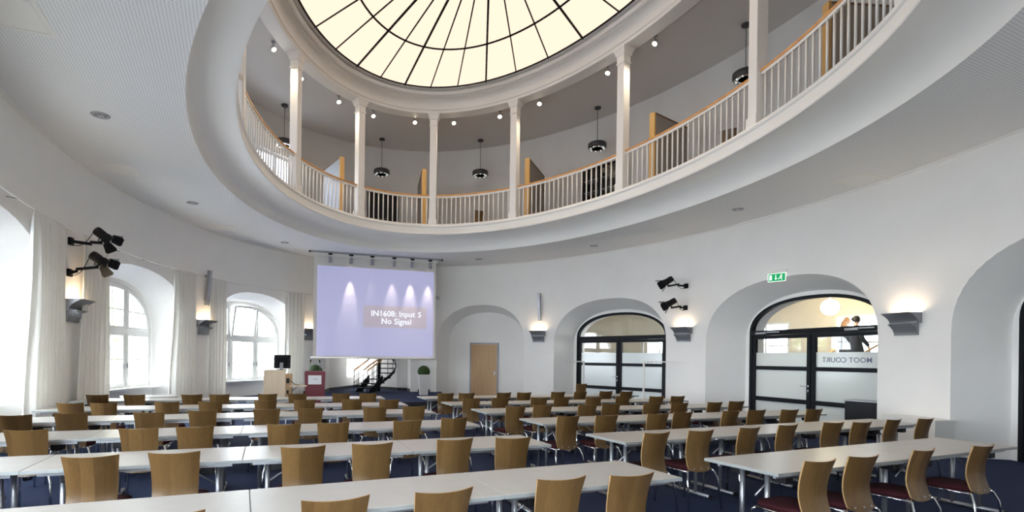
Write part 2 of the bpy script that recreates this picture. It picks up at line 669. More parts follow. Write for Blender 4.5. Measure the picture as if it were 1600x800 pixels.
OPEN0, OPEN1 = -14.0, 11.5
cl = []
for k in ('L3', 'L0', 'L1', 'L2'): cl += niche_cutters(k, 'window')
cl += niche_cutters('CAM', 'window')
wall_left = wall_piece('wall_left', -180, OPEN0, 0, HCEIL, cl, 130)
cr = niche_cutters('N1', 'blind')
for k in ('N2', 'N3', 'N4'): cr += niche_cutters(k, 'door')
wall_right = wall_piece('wall_right', OPEN1, 180, 0, HCEIL, cr, 130)
wall_far = wall_piece('wall_far', OPEN0, OPEN1, 3.0, HCEIL, [], 20)
# lower ceiling (perforated) and cove up to the gallery edge
ceil = struct(sweep('ceiling', [(WALL[0] + 1.3, WALL[1] + 1.3, HCEIL + 0.3), (WALL[0] + 1.3, WALL[1] + 1.3, HCEIL), (LIP[0], LIP[1], HCEIL), (LIP[0], LIP[1], HCEIL + 0.012)], PERF, False))
struct(sweep('trim_ceiling_edge', [(WALL[0] - 0.05, WALL[1] - 0.05, HCEIL), (WALL[0] - 0.05, WALL[1] - 0.05, HCEIL - 0.03), (WALL[0] + 0.1, WALL[1] + 0.1, HCEIL - 0.03)], PAINT, False))
rows_c = []
cov = [(0, 0)]
prof = [(LIP[0], LIP[1], HCEIL)]
CE = (RING[0] - 0.04, RING[1] - 0.07)
for i in range(1, 9):
    w = i / 8
    q = 1 - math.cos(w * PI / 2)     # steep first, then curling inwards
    prof.append((LIP[0] + (CE[0] - LIP[0]) * q, LIP[1] + (CE[1] - LIP[1]) * q, HCEIL + (HGAL - HCEIL - 0.33) * math.sin(w * PI / 2)))
for dr, dz in ((-0.12, -0.33), (-0.15, -0.325), (-0.16, -0.30), (-0.13, -0.27), (-0.13, -0.09), (-0.16, -0.07), (-0.17, -0.03), (-0.15, 0.0)):
    prof.append((RING[0] + dr, RING[1] + dr, HGAL + dz))
o = sweep('trim_gallery_edge', prof, PAINT)
auto_smooth(o, 40); struct(o)

struct(sweep('floor_gallery', [(RING[0] - 0.15, RING[1] - 0.15, HGAL), (GAL[0] + 0.1, GAL[1] + 0.1, HGAL), (GAL[0] + 0.1, GAL[1] + 0.1, HGAL - 0.1)], GALFLOOR, False))
# gallery wall with window openings, ceiling, entablature
GALWIN = [ray_t(424, GAL, 250) - 29.0 * k for k in range(3)]
gc = []
for t in GALWIN:
    p, tan, nor = ell_frame(t, GAL)
    M = Matrix.Translation((p.x, p.y, 0)) @ Matrix.Rotation(yaw_of(tan), 4, 'Z')
    m_ = MB(); m_.box((0, 0.2, HGAL + 1.45), (1.9, 1.4, 2.3), M); gc.append(m_)
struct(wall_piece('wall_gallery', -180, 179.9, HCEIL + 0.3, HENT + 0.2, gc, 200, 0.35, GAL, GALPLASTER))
HGC = HENT + 0.15
EO = (RING[0] + 0.24, RING[1] + 0.24)
o = sweep('ceiling_gallery', [(GAL[0] + 0.35, GAL[1] + 0.35, HGC + 0.25), (GAL[0] + 0.35, GAL[1] + 0.35, HGC), (EO[0], EO[1], HGC)], GREYPAINT, False)
struct(o)
EI = (RING[0] - 0.15, RING[1] - 0.15)
def ek(k, dz):
    return (EI[0] + (SKY[0] - EI[0]) * k, EI[1] + (SKY[1] - EI[1]) * k, HENT + dz)
HE = HSKY - HENT
ent = [(EO[0], EO[1], HGC), (EO[0], EO[1], HENT), ek(0, 0), ek(0.04, 0.03), ek(0.04, 0.07), ek(0.10, 0.09), ek(0.10, 0.16)]
for i in range(7):
    w = i / 6 * PI / 2
    ent.append(ek(0.10 + 0.38 * (1 - math.cos(w)), 0.16 + (HE - 0.34) * math.sin(w)))
ent += [ek(0.52, HE - 0.18), ek(0.54, HE - 0.15)]
for i in range(9):
    w = -PI / 2 + i / 8 * PI
    ent.append(ek(0.62 + 0.17 * math.cos(w), HE - 0.08 + 0.09 * math.sin(w)))
ent += [ek(0.86, HE + 0.0), ek(1.0, HE + 0.01), ek(1.0, HE + 0.04), (EO[0] + 0.3, EO[1] + 0.3, HSKY + 0.3), (EO[0] + 0.3, EO[1] + 0.3, HGC)]
o = sweep('trim_entablature', ent, PAINT); auto_smooth(o, 40); struct(o)

# ------------------------------------------------------------------ skylight
sl = empty('skylight', (C0.x, C0.y, HSKY), 0, 'large oval skylight of backlit cream glass with dark radial bars', 'skylight')


def skp(t, k, z=0.0):
    return E1 * (SKY[0] * k * math.cos(R(t))) + E2 * (SKY[1] * k * math.sin(R(t)))


mb = MB()
rr = []
for k in (0.001, 0.3, 0.6, 0.8, 1.0):
    rr.append([(skp(t, k).x, skp(t, k).y, 0.10 * (1 - k * k)) for t in range(0, 360, 3)])
mb.grid(rr, True, True)
mb.build('glass', SKYGLASS, sl)
mb = MB()
mb.tube([(skp(t, 0.995).x, skp(t, 0.995).y, 0) for t in range(0, 360, 3)], 0.03, 6, closed=True)
mb.build('rim', BLACKM, sl)
mb = MB()
SKR = 0.685
mb.tube([(skp(t, SKR).x, skp(t, SKR).y, 0.10 * (1 - SKR ** 2) - 0.01) for t in range(0, 360, 3)], 0.028, 6, closed=True)
mb.build('ring_bar', BLACKM, sl)
NR = 32
RIB0 = 0.6
for i in range(NR):
    t = RIB0 + 360.0 * i / NR
    big = i % 3 == 0
    k0 = 0.06 if big else 0.30
    mb = MB()
    mb.tube([(skp(t, k).x, skp(t, k).y, 0.10 * (1 - k * k) - 0.01) for k in (k0, 0.5, 0.75, 1.0)], 0.032 if big else 0.02, 6)
    mb.build('rib', BLACKM, sl)

# ------------------------------------------------------------------ stage and annexe behind the screen
HST = 0.25
mb = MB()
sp = [(-8.2, 13.75), (-0.80, 16.66), (-0.90, 21.6), (-2.0, 22.2), (-2.0, 23.5), (-4.6, 25.2), (-6.6, 24.0), (-6.2, 20.6), (-8.4, 17.2)]
n = len(sp)
mb.add([(x, y, 0.001) for x, y in sp] + [(x, y, HST) for x, y in sp], [tuple(range(n, 2 * n))] + [(i, (i + 1) % n, (i + 1) % n + n, i + n) for i in range(n)])
st = struct(mb.build('floor_stage', CARPET))
mb = MB()
a, b, c = Vector((-7.6, 13.986)), Vector((-0.80, 16.66)), Vector((-0.89, 21.2))
for p, q in ((a, b), (b, c)):
    d = (q - p); yw = yaw_of(d); m_ = (p + q) / 2
    mb.box((0, -0.012, HST / 2), (d.length + 0.02, 0.02, HST - 0.03), Matrix.Translation((m_.x, m_.y, 0)) @ Matrix.Rotation(yw, 4, 'Z'))
struct(mb.build('trim_stage_riser', BASEB))
pl, pr = ell(OPEN0, WALL), ell(OPEN1, WALL)
AN = [Vector((-5.30, 20.1)), Vector((-5.42, 21.2)), Vector((-4.85, 24.0)), Vector((-2.75, 22.05)), Vector((-2.35, 21.9)), Vector((-2.16, 21.3))]
mb = MB()
bb = MB()
wb = MB()
for i in range(len(AN) - 1):
    p, q = AN[i], AN[i + 1]
    d = q - p; m_ = (p + q) / 2
    M = Matrix.Translation((m_.x, m_.y, 0)) @ Matrix.Rotation(yaw_of(d), 4, 'Z')
    if i == 1:
        # wall with a window hole near the far corner
        ln = d.length
        x0, x1, z0, z1 = ln / 2 - 1.12, ln / 2 - 0.08, HST + 0.48, 3.0
        for (xa, xb, za, zb) in ((-ln / 2, x0, HST, 4), (x1, ln / 2, HST, 4), (x0, x1, HST, z0), (x0, x1, z1, 4)):
            mb.box(((xa + xb) / 2, 0.15, (za + zb) / 2), (xb - xa, 0.3, zb - za), M)
        WM = M; WR = (x0, x1, z0, z1)
    else:
        mb.box((0, 0.15, (HST + 4) / 2), (d.length + 0.1, 0.3, 4 - HST), M)
    bb.box((0, -0.012, HST + 0.06), (d.length, 0.02, 0.12), M)
mb.add([(-6.6, 20.2, 4.0), (-1, 20.2, 4.0), (-1, 25, 4.0), (-6.6, 25, 4.0)], [(0, 1, 2, 3)])
struct(mb.build('wall_annexe', PLASTER))
for t0, t1 in ((-24, OPEN0), (OPEN1, 17.0)):
    for k in range(6):
        ta = t0 + (t1 - t0) * k / 6; tb = t0 + (t1 - t0) * (k + 1) / 6
        p, q = ell(ta, WALL, -0.012), ell(tb, WALL, -0.012)
        d = q - p; m_ = (p + q) / 2
        bb.box((0, 0, HST + 0.05), (d.length + 0.01, 0.02, 0.10), Matrix.Translation((m_.x, m_.y, 0)) @ Matrix.Rotation(yaw_of(d), 4, 'Z'))
struct(bb.build('baseboard_stage', BASEB))
x0, x1, z0, z1 = WR
w4 = empty('window_4', WM @ Vector(((x0 + x1) / 2, 0.12, z0)), yaw_of(AN[2] - AN[1]), kind='structure')
mb = MB()
hw = (x1 - x0) / 2; hh = z1 - z0
mb.frame([(-hw, 0), (hw, 0), (hw, hh), (-hw, hh)], 0.06, -0.03, 0.03)
mb.box((0, 0, hh / 2), (0.07, 0.05, hh)); mb.box((0, 0, hh * 0.6), (2 * hw, 0.05, 0.05))
mb.build('window_frame', WINW, w4)
MB().box((0, 0.05, hh / 2), (2 * hw, 0.01, hh)).build('glass', emit('annexe_daylit_pane', (0.93, 0.97, 1.0), 3.2), w4)

# ------------------------------------------------------------------ arched windows on the left
def clip_bay(x0, x1, z0, z1, K, n=10):
    """outline of a bay under the arch"""
    out = [(x0, z0), (x1, z0)]
    for i in range(n + 1):
        x = x1 + (x0 - x1) * i / n
        z = min(z1, arch_z(x, K['half'], K['spring'], K['top']))
        if z > z0 + 0.02: out.append((x, z))
    res = []
    for p in out:
        if not res or (Vector(p) - Vector(res[-1])).length > 0.004: res.append(p)
    if (Vector(res[0]) - Vector(res[-1])).length < 0.004: res.pop()
    return res


def arched_window(name, key, tilted=False):
    B = BAYS[key]
    K = WINDOW
    root = empty(name, B.w(0, K['d'] + 0.10, 0), B.yaw, kind='structure')
    mb = MB()
    mb.frame(arch_out(K['half'], K['spring'], K['top'], SILL), 0.09, -0.06, 0.06)
    for x in (-0.54, 0.54): mb.box((x, 0, (SILL + K['top'] - 0.13) / 2), (0.10, 0.11, K['top'] - 0.13 - SILL))
    mb.box((0, 0, K['spring']), (2 * K['half'] - 0.1, 0.12, 0.12))
    mb.build('window_frame', WINW, root)
    MB().bbox((0, -0.17, SILL - 0.015), (2 * K['half'] + 0.3, 0.34, 0.05), 0.01).build('window_sill', WINW, root)
    for (xa, xb) in ((-K['half'], -0.54), (-0.54, 0.54), (0.54, K['half'])):
        for (za, zb) in ((SILL, K['spring']), (K['spring'], K['top'])):
            out = clip_bay(xa, xb, za, zb, K)
            out = inset(out, 0.055)
            cx = sum(p[0] for p in out) / len(out)
            xs = [p[0] for p in out]; zs = [p[1] for p in out]
            loc = [(x, z) for x, z in out]
            s = MB()
            s.frame(loc, 0.06, -0.085, -0.03)
            inn = inset(loc, 0.05)
            xm = (min(xs) + max(xs)) / 2; zm = (min(zs) + max(zs)) / 2
            def zr(x): return min(zb - 0.06, arch_z(x, K['half'] - 0.1, K['spring'], K['top'] - 0.1))
            s.box((xm, -0.055, (min(zs) + zr(xm)) / 2), (0.03, 0.03, zr(xm) - min(zs)))
            zq = zm - (0.05 if za > 2 else 0)
            xl, xr = min(xs), max(xs)
            if za > 2:
                while xr > xm and arch_z(xr, K['half'] - 0.1, K['spring'], K['top'] - 0.1) < zq: xr -= 0.02
                while xl < xm and arch_z(xl, K['half'] - 0.1, K['spring'], K['top'] - 0.1) < zq: xl += 0.02
            s.box(((xl + xr) / 2, -0.055, zq), (xr - xl, 0.03, 0.03))
            o = s.build('sash', WINW, root)
            g = MB().prism(inn, -0.058, -0.052).build('pane', GLASS, o)
            h = MB().bbox(((xa + 0.06) if xa > 0 else (xb - 0.06), -0.10, za + 0.55), (0.025, 0.035, 0.12), 0.005)
            if za < 2: h.build('handle', SILVER, o)
            if tilted and za > 2 and xa == -0.54:
                a_ = R(9)
                Mx = Matrix.Translation((0, -0.06, za)) @ Matrix.Rotation(a_, 4, 'X') @ Matrix.Translation((0, 0.06, -za))
                o.matrix_local = Mx
    # portal guiding sky light through the opening
    pd = bpy.data.lights.new('window_daylight', 'AREA'); pd.shape = 'RECTANGLE'; pd.size = 3.0; pd.size_y = 2.4
    pd.cycles.is_portal = True
    po = bpy.data.objects.new('window_daylight', pd); COL.objects.link(po)
    po.parent = root; po.location = (0, 0.25, 2.1); po.rotation_euler = (-PI / 2, 0, 0)
    return root


arched_window('window_1', 'L0')
arched_window('window_2', 'L1')
arched_window('window_3', 'L2', True)
arched_window('window_8', 'L3')  # added arched window out of view, put in to fill the hall with daylight
arched_window('window_20', 'CAM')  # unseen window behind the camera, added as frontal daylight fill


# outside world seen through the panes: lawn, facade, trees
mb = MB()
mb.box((-34, 12, -0.6), (40, 70, 0.2))
struct(mb.build('ground_outside', LAWN))


def tree(x, y, h, r, label):
    root = empty('tree', (x, y, -0.5), random.random() * 6, label, 'tree', 'trees outside the windows')
    MB().tube([(0, 0, 0), (0.1, 0, h * 0.4), (0, 0.1, h * 0.75)], [0.2, 0.14, 0.05], 8).build('trunk', BARK, root)
    mb = MB()
    for i in range(420):
        a, b = random.uniform(0, 2 * PI), math.acos(random.uniform(-1, 1))
        q = r * random.uniform(0.55, 1.0)
        c = Vector((q * math.sin(b) * math.cos(a), q * math.sin(b) * math.sin(a), h * 0.6 + q * 1.25 * math.cos(b)))
        d = Vector((random.uniform(-1, 1), random.uniform(-1, 1), random.uniform(-1, 1))).normalized()
        e = d.orthogonal().normalized(); s = 0.26
        f_ = d.cross(e)
        mb.add([c - e * s, c - f_ * s * 0.6 + d * 0.05, c + e * s, c + f_ * s * 0.6 + d * 0.05], [(0, 1, 2, 3)])
    mb.build('crown', TREE, root, recalc=False)


tree(-17.4, 28.0, 5.8, 1.7, 'leafy green tree seen through left part of the far arched window')
tree(-13.3, 26.0, 5.2, 1.1, 'slim green tree seen through right part of the far arched window')
tree(-21.3, 22.8, 5.0, 1.6, 'green tree outside the arched window nearest the stage lights')
fb = empty('house', (-27, 34, -0.5), R(20), 'pale yellow house outside behind the trees', 'building')
MB().box((0, 0, 4), (16, 6, 8)).build('wall', YELLOW, fb)
for i in range(4):
    f_ = MB().box((-6 + 4 * i, -3.02, 4), (1.4, 0.1, 2.0)).build('window', WINW, fb)
MB().prism([(-8.4, 8), (8.4, 8), (8.4, 8.2), (0, 10.5), (-8.4, 8.2)], -3.3, 3.3).build('roof', mat('roof_tile', (0.35, 0.13, 0.08), 0.8), fb)

# ------------------------------------------------------------------ glazed doors on the right
def text_mesh(s, size, name, m, parent, M, depth=0.002, bold=0.0, align='CENTER'):
    cu = bpy.data.curves.new(name, 'FONT')
    cu.body = s; cu.size = size; cu.extrude = depth; cu.align_x = align; cu.align_y = 'CENTER'; cu.offset = bold
    cu.resolution_u = 3
    o = bpy.data.objects.new(name, cu)
    COL.objects.link(o)
    dg = bpy.context.evaluated_depsgraph_get(); dg.update()
    me = bpy.data.meshes.new_from_object(o.evaluated_get(dg))
    bpy.data.objects.remove(o)
    me.transform(M)
    me.materials.clear(); me.materials.append(m)
    q = bpy.data.objects.new(name, me)
    COL.objects.link(q); q.parent = parent
    return q


def glazed_door(name, key, text=None, handle_left=True, closers=False):
    B = BAYS[key]
    K = DOOR
    s = SHIFT.get(key, 0)
    root = empty(name, B.w(s, K['d'] + 0.06, 0), B.yaw, kind='structure')
    H = K['half']
    TR = 2.42
    mb = MB()
    mb.frame(arch_out(H, K['spring'], K['top'], 0.0), 0.085, -0.06, 0.06)
    mb.bbox((0, 0, TR), (2 * H - 0.1, 0.13, 0.13), 0.008)
    mb.build('door_frame', BLACKM, root)
    # fanlight pane
    fan = clip_bay(-H + 0.05, H - 0.05, TR + 0.05, 9, dict(half=H - 0.03, spring=K['spring'], top=K['top'] - 0.03), 24)
    MB().prism(fan, -0.006, 0.006).build('fanlight_pane', GLASS, root)
    for sx in (-1, 1):
        xa, xb = (-H + 0.085, -0.012) if sx < 0 else (0.012, H - 0.085)
        xm, w = (xa + xb) / 2, xb - xa
        leaf = MB()
        leaf.frame([(xa, 0.01), (xb, 0.01), (xb, TR - 0.07), (xa, TR - 0.07)], 0.095, -0.045, 0.045)
        leaf.bbox((xm, 0, 1.48), (w - 0.16, 0.08, 0.10), 0.006)
        leaf.bbox((xm, 0, 0.65), (w - 0.16, 0.08, 0.11), 0.006)
        lo = leaf.build('door_leaf', BLACKM, root)
        MB().box((xm, 0, (1.89 + TR - 0.16) / 2), (w - 0.18, 0.012, TR - 0.16 - 1.89)).build('clear_pane', GLASS, lo)
        for (za, zb) in ((1.53, 1.89), (0.705, 1.43), (0.105, 0.595)):
            MB().box((xm, 0, (za + zb) / 2), (w - 0.18, 0.012, zb - za)).build('frosted_pane', FROST, lo)
        if sx < 0:
            hd = MB()
            hd.tube([(xb - 0.045, -0.05, 1.05), (xb - 0.045, -0.10, 1.05), (xb - 0.06, -0.11, 1.05), (xb - 0.21, -0.11, 1.05)], 0.011, 8)
            hd.tube([(xb - 0.045, -0.045, 1.05), (xb - 0.045, -0.056, 1.05)], 0.027, 14)
            hd.bbox((xb - 0.045, -0.052, 0.93), (0.035, 0.012, 0.07), 0.004)
            hd.build('door_handle', CHROME, lo)
        if closers:
            cb_ = MB().bbox((xa + 0.30 if sx < 0 else xm + 0.15, -0.09, TR - 0.01), (0.30, 0.06, 0.055), 0.006)
            cb_.box(((xa + 0.62) if sx < 0 else xm + 0.40, -0.075, TR + 0.01), (0.45, 0.025, 0.03))
            cb_.build('door_closer', SILVER, lo)
        if text and sx > 0:
            M = Matrix.Translation((xm - 0.02, -0.0085, 1.70)) @ Matrix.Rotation(PI / 2, 4, 'X') @ Matrix.Rotation(PI, 4, 'Y')
            text_mesh(text, 0.17, 'lettering', mat('blue_grey_lettering', (0.16, 0.18, 0.27), 0.6), lo, M, 0.0015, 0.001)
    return root


glazed_door('door_2', 'N2')
glazed_door('door_3', 'N3', 'MOOT COURT', closers=True)
glazed_door('door_4', 'N4')

# wooden door in the blind niche
B = BAYS['N1']
root = empty('door_1', B.w(-0.08, 0.95, 0), B.yaw, kind='structure')
MB().frame([(-0.61, 0), (0.61, 0), (0.61, 2.28), (-0.61, 2.28)], 0.055, -0.05, 0.03).build('door_frame', GREYM, root)
leaf = MB().bbox((0, -0.02, 1.11), (1.11, 0.05, 2.20), 0.004).build('door_leaf', DOORW, root)
h = MB()
h.tube([(0.48, -0.045, 1.05), (0.48, -0.09, 1.05), (0.46, -0.10, 1.05), (0.34, -0.10, 1.05)], 0.011, 8)
h.bbox((0.48, -0.05, 1.02), (0.045, 0.012, 0.19), 0.004)
h.build('door_handle', CHROME, leaf)

# corridor behind the glazed doors
CA, CB = 1.3, 5.0
mb = MB()
def cring(prof, t0, t1, n=40):
    rows = []
    for off, z in prof:
        rows.append([(*ell(t0 + (t1 - t0) * k / n, WALL, off), z) for k in range(n + 1)])
    return rows
mb.grid(cring([(CB, 0), (CB, 3.9), (1.0, 3.9)], 46, 142), False)
for t in (46.0, 142.0):
    a, b = ell(t, WALL, 1.0), ell(t, WALL, CB)
    mb.add([(a.x, a.y, 0), (b.x, b.y, 0), (b.x, b.y, 3.9), (a.x, a.y, 3.9)], [(0, 1, 2, 3)])
struct(mb.build('wall_corridor', CREAM))


def corridor_window(name, t, w, z0, z1):
    p, tan, nor = ell_frame(t, WALL)
    p = ell(t, WALL, CB - 0.03)
    root = empty(name, (p.x, p.y, z0), yaw_of(tan), kind='structure')
    h_ = z1 - z0
    mb = MB()
    mb.frame([(-w / 2, 0), (w / 2, 0), (w / 2, h_), (-w / 2, h_)], 0.07, -0.05, 0.02)
    mb.box((0, -0.02, h_ / 2), (0.06, 0.05, h_)); mb.box((0, -0.02, h_ * 0.62), (w, 0.05, 0.05))
    mb.build('window_frame', WINW, root)
    MB().box((0, 0.0, h_ / 2), (w - 0.1, 0.01, h_ - 0.1)).build('glass', DAYPANE, root)


corridor_window('window_5', ray_t(1343, (WALL[0] + CB, WALL[1] + CB), 500), 1.3, 0.9, 3.1)
corridor_window('window_6', 77.0, 1.6, 0.9, 3.0)  # added glowing pane, hidden between the glass doors to brighten the corridor
corridor_window('window_7', 62.0, 1.6, 0.9, 2.45)
corridor_window('window_9', 120.0, 1.6, 0.9, 2.45)
for (px, py, dd, lab) in ((1297, 480, 15.4, 'glowing globe lamp on corridor ceiling behind the nearer glass door'),
                          (1003, 452, 21.0, 'warm globe lamp in corridor behind the farther glass door')):
    P = at_d(px, py, dd)
    root = empty('globe_lamp', (P.x, P.y, 3.9), 0, lab, 'lamp')
    MB().lathe([(0.07, -0.03), (0.07, 0), ], 16).build('ceiling_rose', SILVER, root)
    MB().tube([(0, 0, -0.02), (0, 0, P.z - 3.9 + 0.2)], 0.012, 8).build('stem', SILVER, root)
    MB().sphere((0, 0, P.z - 3.9), 0.23, 24, 14).build('globe', emit('globe_glow', (1.0, 0.84, 0.58), 14), root)

# ------------------------------------------------------------------ stair and people in the corridor
UPD = Vector((1.0, -0.10)).normalized()
PB = at_d(1337, 498, 15.5)
ST0 = Vector((PB.x, PB.y)) - UPD * 1.80 + Vector((-UPD.y, UPD.x)) * 0.2
stair = empty('corridor_staircase', (ST0.x, ST0.y, 0), yaw_of(UPD), 'corridor staircase with wooden handrails behind the nearer glass door', 'staircase')
RISE, GO = 0.175, 0.28
for i in range(9):
    MB().bbox((0.14 + i * GO, 0.0, (i + 1) * RISE - 0.02), (GO + 0.02, 1.75, 0.04), 0.005).build('tread', STONE, stair)
for sy in (-0.88, 0.88):
    MB().prism([(-0.05, 0), (0.2, 0), (9 * GO, 9 * RISE - 0.2), (9 * GO, 9 * RISE + 0.02), (0.0, 0.15)], sy - 0.02, sy + 0.02).build('stringer', BLACKM, stair)
    MB().tube([(0.0, sy, 0.95), (9 * GO, sy, 0.90 + 9 * RISE)], 0.028, 10).build('handrail', OAK, stair)
    for k in range(4):
        MB().tube([(0.0, sy, 0.25 + 0.16 * k), (9 * GO, sy, 0.2 + 0.16 * k + 9 * RISE)], 0.008, 6).build('rail_rod', BLACKM, stair)
    for i in (0, 3, 6, 8):
        x = 0.1 + i * GO
        MB().tube([(x, sy, x / GO * RISE + 0.05), (x, sy, x / GO * RISE + 0.93)], 0.014, 8).build('baluster', BLACKM, stair)
for i in range(9):
    pass


def skin_body(name, verts, edges, radii, m, parent=None, root_i=0, sub=2):
    me = bpy.data.meshes.new(name)
    me.from_pydata(verts, edges, [])
    o = bpy.data.objects.new(name, me)
    COL.objects.link(o)
    md = o.modifiers.new('skin', 'SKIN')
    md.use_smooth_shade = True
    for i, r in enumerate(radii):
        rx, ry = r if isinstance(r, tuple) else (r, r)
        me.skin_vertices[0].data[i].radius = (rx, ry)
        me.skin_vertices[0].data[i].use_root = (i == root_i)
    if sub:
        s = o.modifiers.new('sub', 'SUBSURF'); s.levels = sub; s.render_levels = sub
    dg = bpy.context.evaluated_depsgraph_get(); dg.update()
    me2 = bpy.data.meshes.new_from_object(o.evaluated_get(dg))
    bpy.data.objects.remove(o)
    me2.materials.clear(); me2.materials.append(m)
    for p in me2.polygons: p.use_smooth = True
    q = bpy.data.objects.new(name, me2)
    COL.objects.link(q)
    if parent is not None: q.parent = parent
    return q


def head_mesh(mb, c, s=1.0):
    """skull, jaw, nose, brow, ears; face towards +X"""
    rows = []
    m, n = 16, 24
    for i in range(m + 1):
        v = PI * i / m
        row = []
        for k in range(n):
            u = 2 * PI * k / n
            x, y, z = math.sin(v) * math.cos(u), math.sin(v) * math.sin(u), math.cos(v)
            px, py, pz = 0.092 * x, 0.074 * y, 0.115 * z
            if z < -0.1:                       # narrow the jaw
                py *= 1 - 0.35 * (-z - 0.1)
                px = px * (1 - 0.25 * (-z - 0.1)) + 0.018 * (-z - 0.1)
            if x > 0.75:
                if -0.45 < z < 0.02: px += 0.020 * max(0, 1 - abs(y) * 4.5) * (1 - abs(z + 0.25) * 2.6 if abs(z + .25) < .38 else 0)
                if 0.02 < z < 0.18: px -= 0.007 * max(0, 1 - abs(abs(y) - 0.38) * 5)
                if -0.62 < z < -0.50: px += 0.005 * max(0, 1 - abs(y) * 3)
            row.append((c[0] + px * s, c[1] + py * s, c[2] + pz * s))
        rows.append(row)
    mb.grid(rows, True, True)
    for sy in (-1, 1):
        mb.sphere((c[0] - 0.005 * s, c[1] + sy * 0.074 * s, c[2] - 0.01 * s), 0.03 * s, 10, 6, sc3=(0.6, 0.3, 1))


def person(loc, yaw, label, coat, hair_m, long_hair, lift=0.165):
    root = empty('person', loc, yaw, label, 'person', 'people on the corridor stairs')
    # body: one continuous skinned figure facing +X, one foot a step higher
    V = [(0, 0, 0.95), (0.01, 0, 1.12), (0.0, 0, 1.30), (-0.005, 0, 1.42), (0.0, 0, 1.50), (0.015, 0, 1.56)]
    Rr = [(0.15, 0.12), (0.13, 0.10), (0.15, 0.11), (0.12, 0.085), 0.05, 0.048]
    Ed = [(0, 1), (1, 2), (2, 3), (3, 4), (4, 5)]
    for sy, dx, up in ((1, 0.26, lift), (-1, -0.06, 0.0)):
        b = len(V)
        knee = (dx * 0.75 + 0.08, 0.10 * sy, 0.50 + up * 0.75)
        V += [(0.01, 0.10 * sy, 0.86), knee, (dx, 0.10 * sy, 0.09 + up), (dx + 0.15, 0.11 * sy, 0.035 + up)]
        Rr += [0.085, 0.056, 0.04, 0.03]
        Ed += [(0, b), (b, b + 1), (b + 1, b + 2), (b + 2, b + 3)]
    for sy, fw in ((1, -0.08), (-1, 0.16)):
        b = len(V)
        V += [(-0.005, 0.17 * sy, 1.40), (-0.02 + fw * 0.4, 0.225 * sy, 1.14), (0.06 + fw, 0.215 * sy, 0.91), (0.085 + fw, 0.21 * sy, 0.85)]
        Rr += [0.058, 0.044, 0.032, (0.034, 0.02)]
        Ed += [(3, b), (b, b + 1), (b + 1, b + 2), (b + 2, b + 3)]
        h0 = b + 3
        hx, hy, hz = V[h0]
        for k in range(4):
            f0 = len(V); yy = -0.024 + 0.016 * k
            ln = (0.065, 0.075, 0.07, 0.055)[k]
            V += [(hx + yy, hy, hz - 0.045), (hx + yy * 1.05 + 0.004, hy - 0.008 * sy, hz - 0.045 - ln * 0.5), (hx + yy + 0.012, hy - 0.024 * sy, hz - 0.045 - ln)]
            Rr += [0.0095, 0.0085, 0.007]
            Ed += [(h0, f0), (f0, f0 + 1), (f0 + 1, f0 + 2)]
        f0 = len(V)
        V += [(hx + 0.038, hy - 0.012 * sy, hz - 0.02), (hx + 0.05, hy - 0.022 * sy, hz - 0.06)]
        Rr += [0.011, 0.009]
        Ed += [(h0, f0), (f0, f0 + 1)]
    body = skin_body('body', V, Ed, Rr, SKIN, root)
    hd = MB(); head_mesh(hd, (0.035, 0, 1.67)); hd.tube([(0, 0, 1.47), (0.015, 0, 1.60)], 0.052, 14)
    # join the head into the body mesh
    ho = hd.build('head', SKIN)
    bm = bmesh.new(); bm.from_mesh(body.data); bm.from_mesh(ho.data); bm.to_mesh(body.data); bm.free()
    bpy.data.objects.remove(ho)
    # coat: torso, skirt to the knee and sleeves
    c = MB()
    rows = []
    for (z, rx, ry, ox) in ((1.50, 0.065, 0.075, 0.0), (1.46, 0.10, 0.15, 0.0), (1.40, 0.125, 0.205, -0.005), (1.25, 0.145, 0.195, 0.0), (1.08, 0.135, 0.17, 0.01),
                            (0.93, 0.165, 0.195, 0.01), (0.75, 0.20, 0.205, 0.03), (0.50, 0.235, 0.215, 0.05)):
        rows.append([(ox + rx * math.cos(2 * PI * k / 28), ry * math.sin(2 * PI * k / 28), z + 0.008 * math.sin(6 * PI * k / 28)) for k in range(28)])
    c.grid(rows, True, True)
    for sy, fw in ((1, -0.08), (-1, 0.16)):
        c.tube([(-0.005, 0.13 * sy, 1.42), (-0.005, 0.19 * sy, 1.38), (-0.02 + fw * 0.4, 0.23 * sy, 1.14), (0.055 + fw, 0.217 * sy, 0.925)], [0.07, 0.078, 0.062, 0.048], 14)
    c.build('coat', coat, root)
    tr = MB()
    for sy, dx, up in ((1, 0.26, lift), (-1, -0.06, 0.0)):
        tr.tube([(0.01, 0.10 * sy, 0.88), (dx * 0.75 + 0.08, 0.10 * sy, 0.50 + up * 0.75), (dx, 0.10 * sy, 0.11 + up)], [0.10, 0.068, 0.055], 14)
    tr.build('trousers', COAT2, root)
    sh = MB()
    for sy, dx, up in ((1, 0.26, lift), (-1, -0.06, 0.0)):
        sh.sphere((dx + 0.06, 0.105 * sy, 0.04 + up), 0.05, 14, 8, sc3=(2.6, 0.95, 0.8))
    sh.build('shoes', BLACK, root)
    hm = MB()
    rows = []
    for i in range(11):
        v = PI * 0.62 * i / 10
        row = []
        for k in range(24):
            u = 2 * PI * k / 24
            x, y, z = math.sin(v) * math.cos(u), math.sin(v) * math.sin(u), math.cos(v)
            q = 1.13
            px = 0.098 * x * q - 0.014
            if x > 0.35: px = min(px, 0.062 + 0.03 * z)
            row.append((0.035 + px, 0.078 * y * q, 1.678 + 0.118 * z * q))
        rows.append(row)
    hm.grid(rows, True, True)
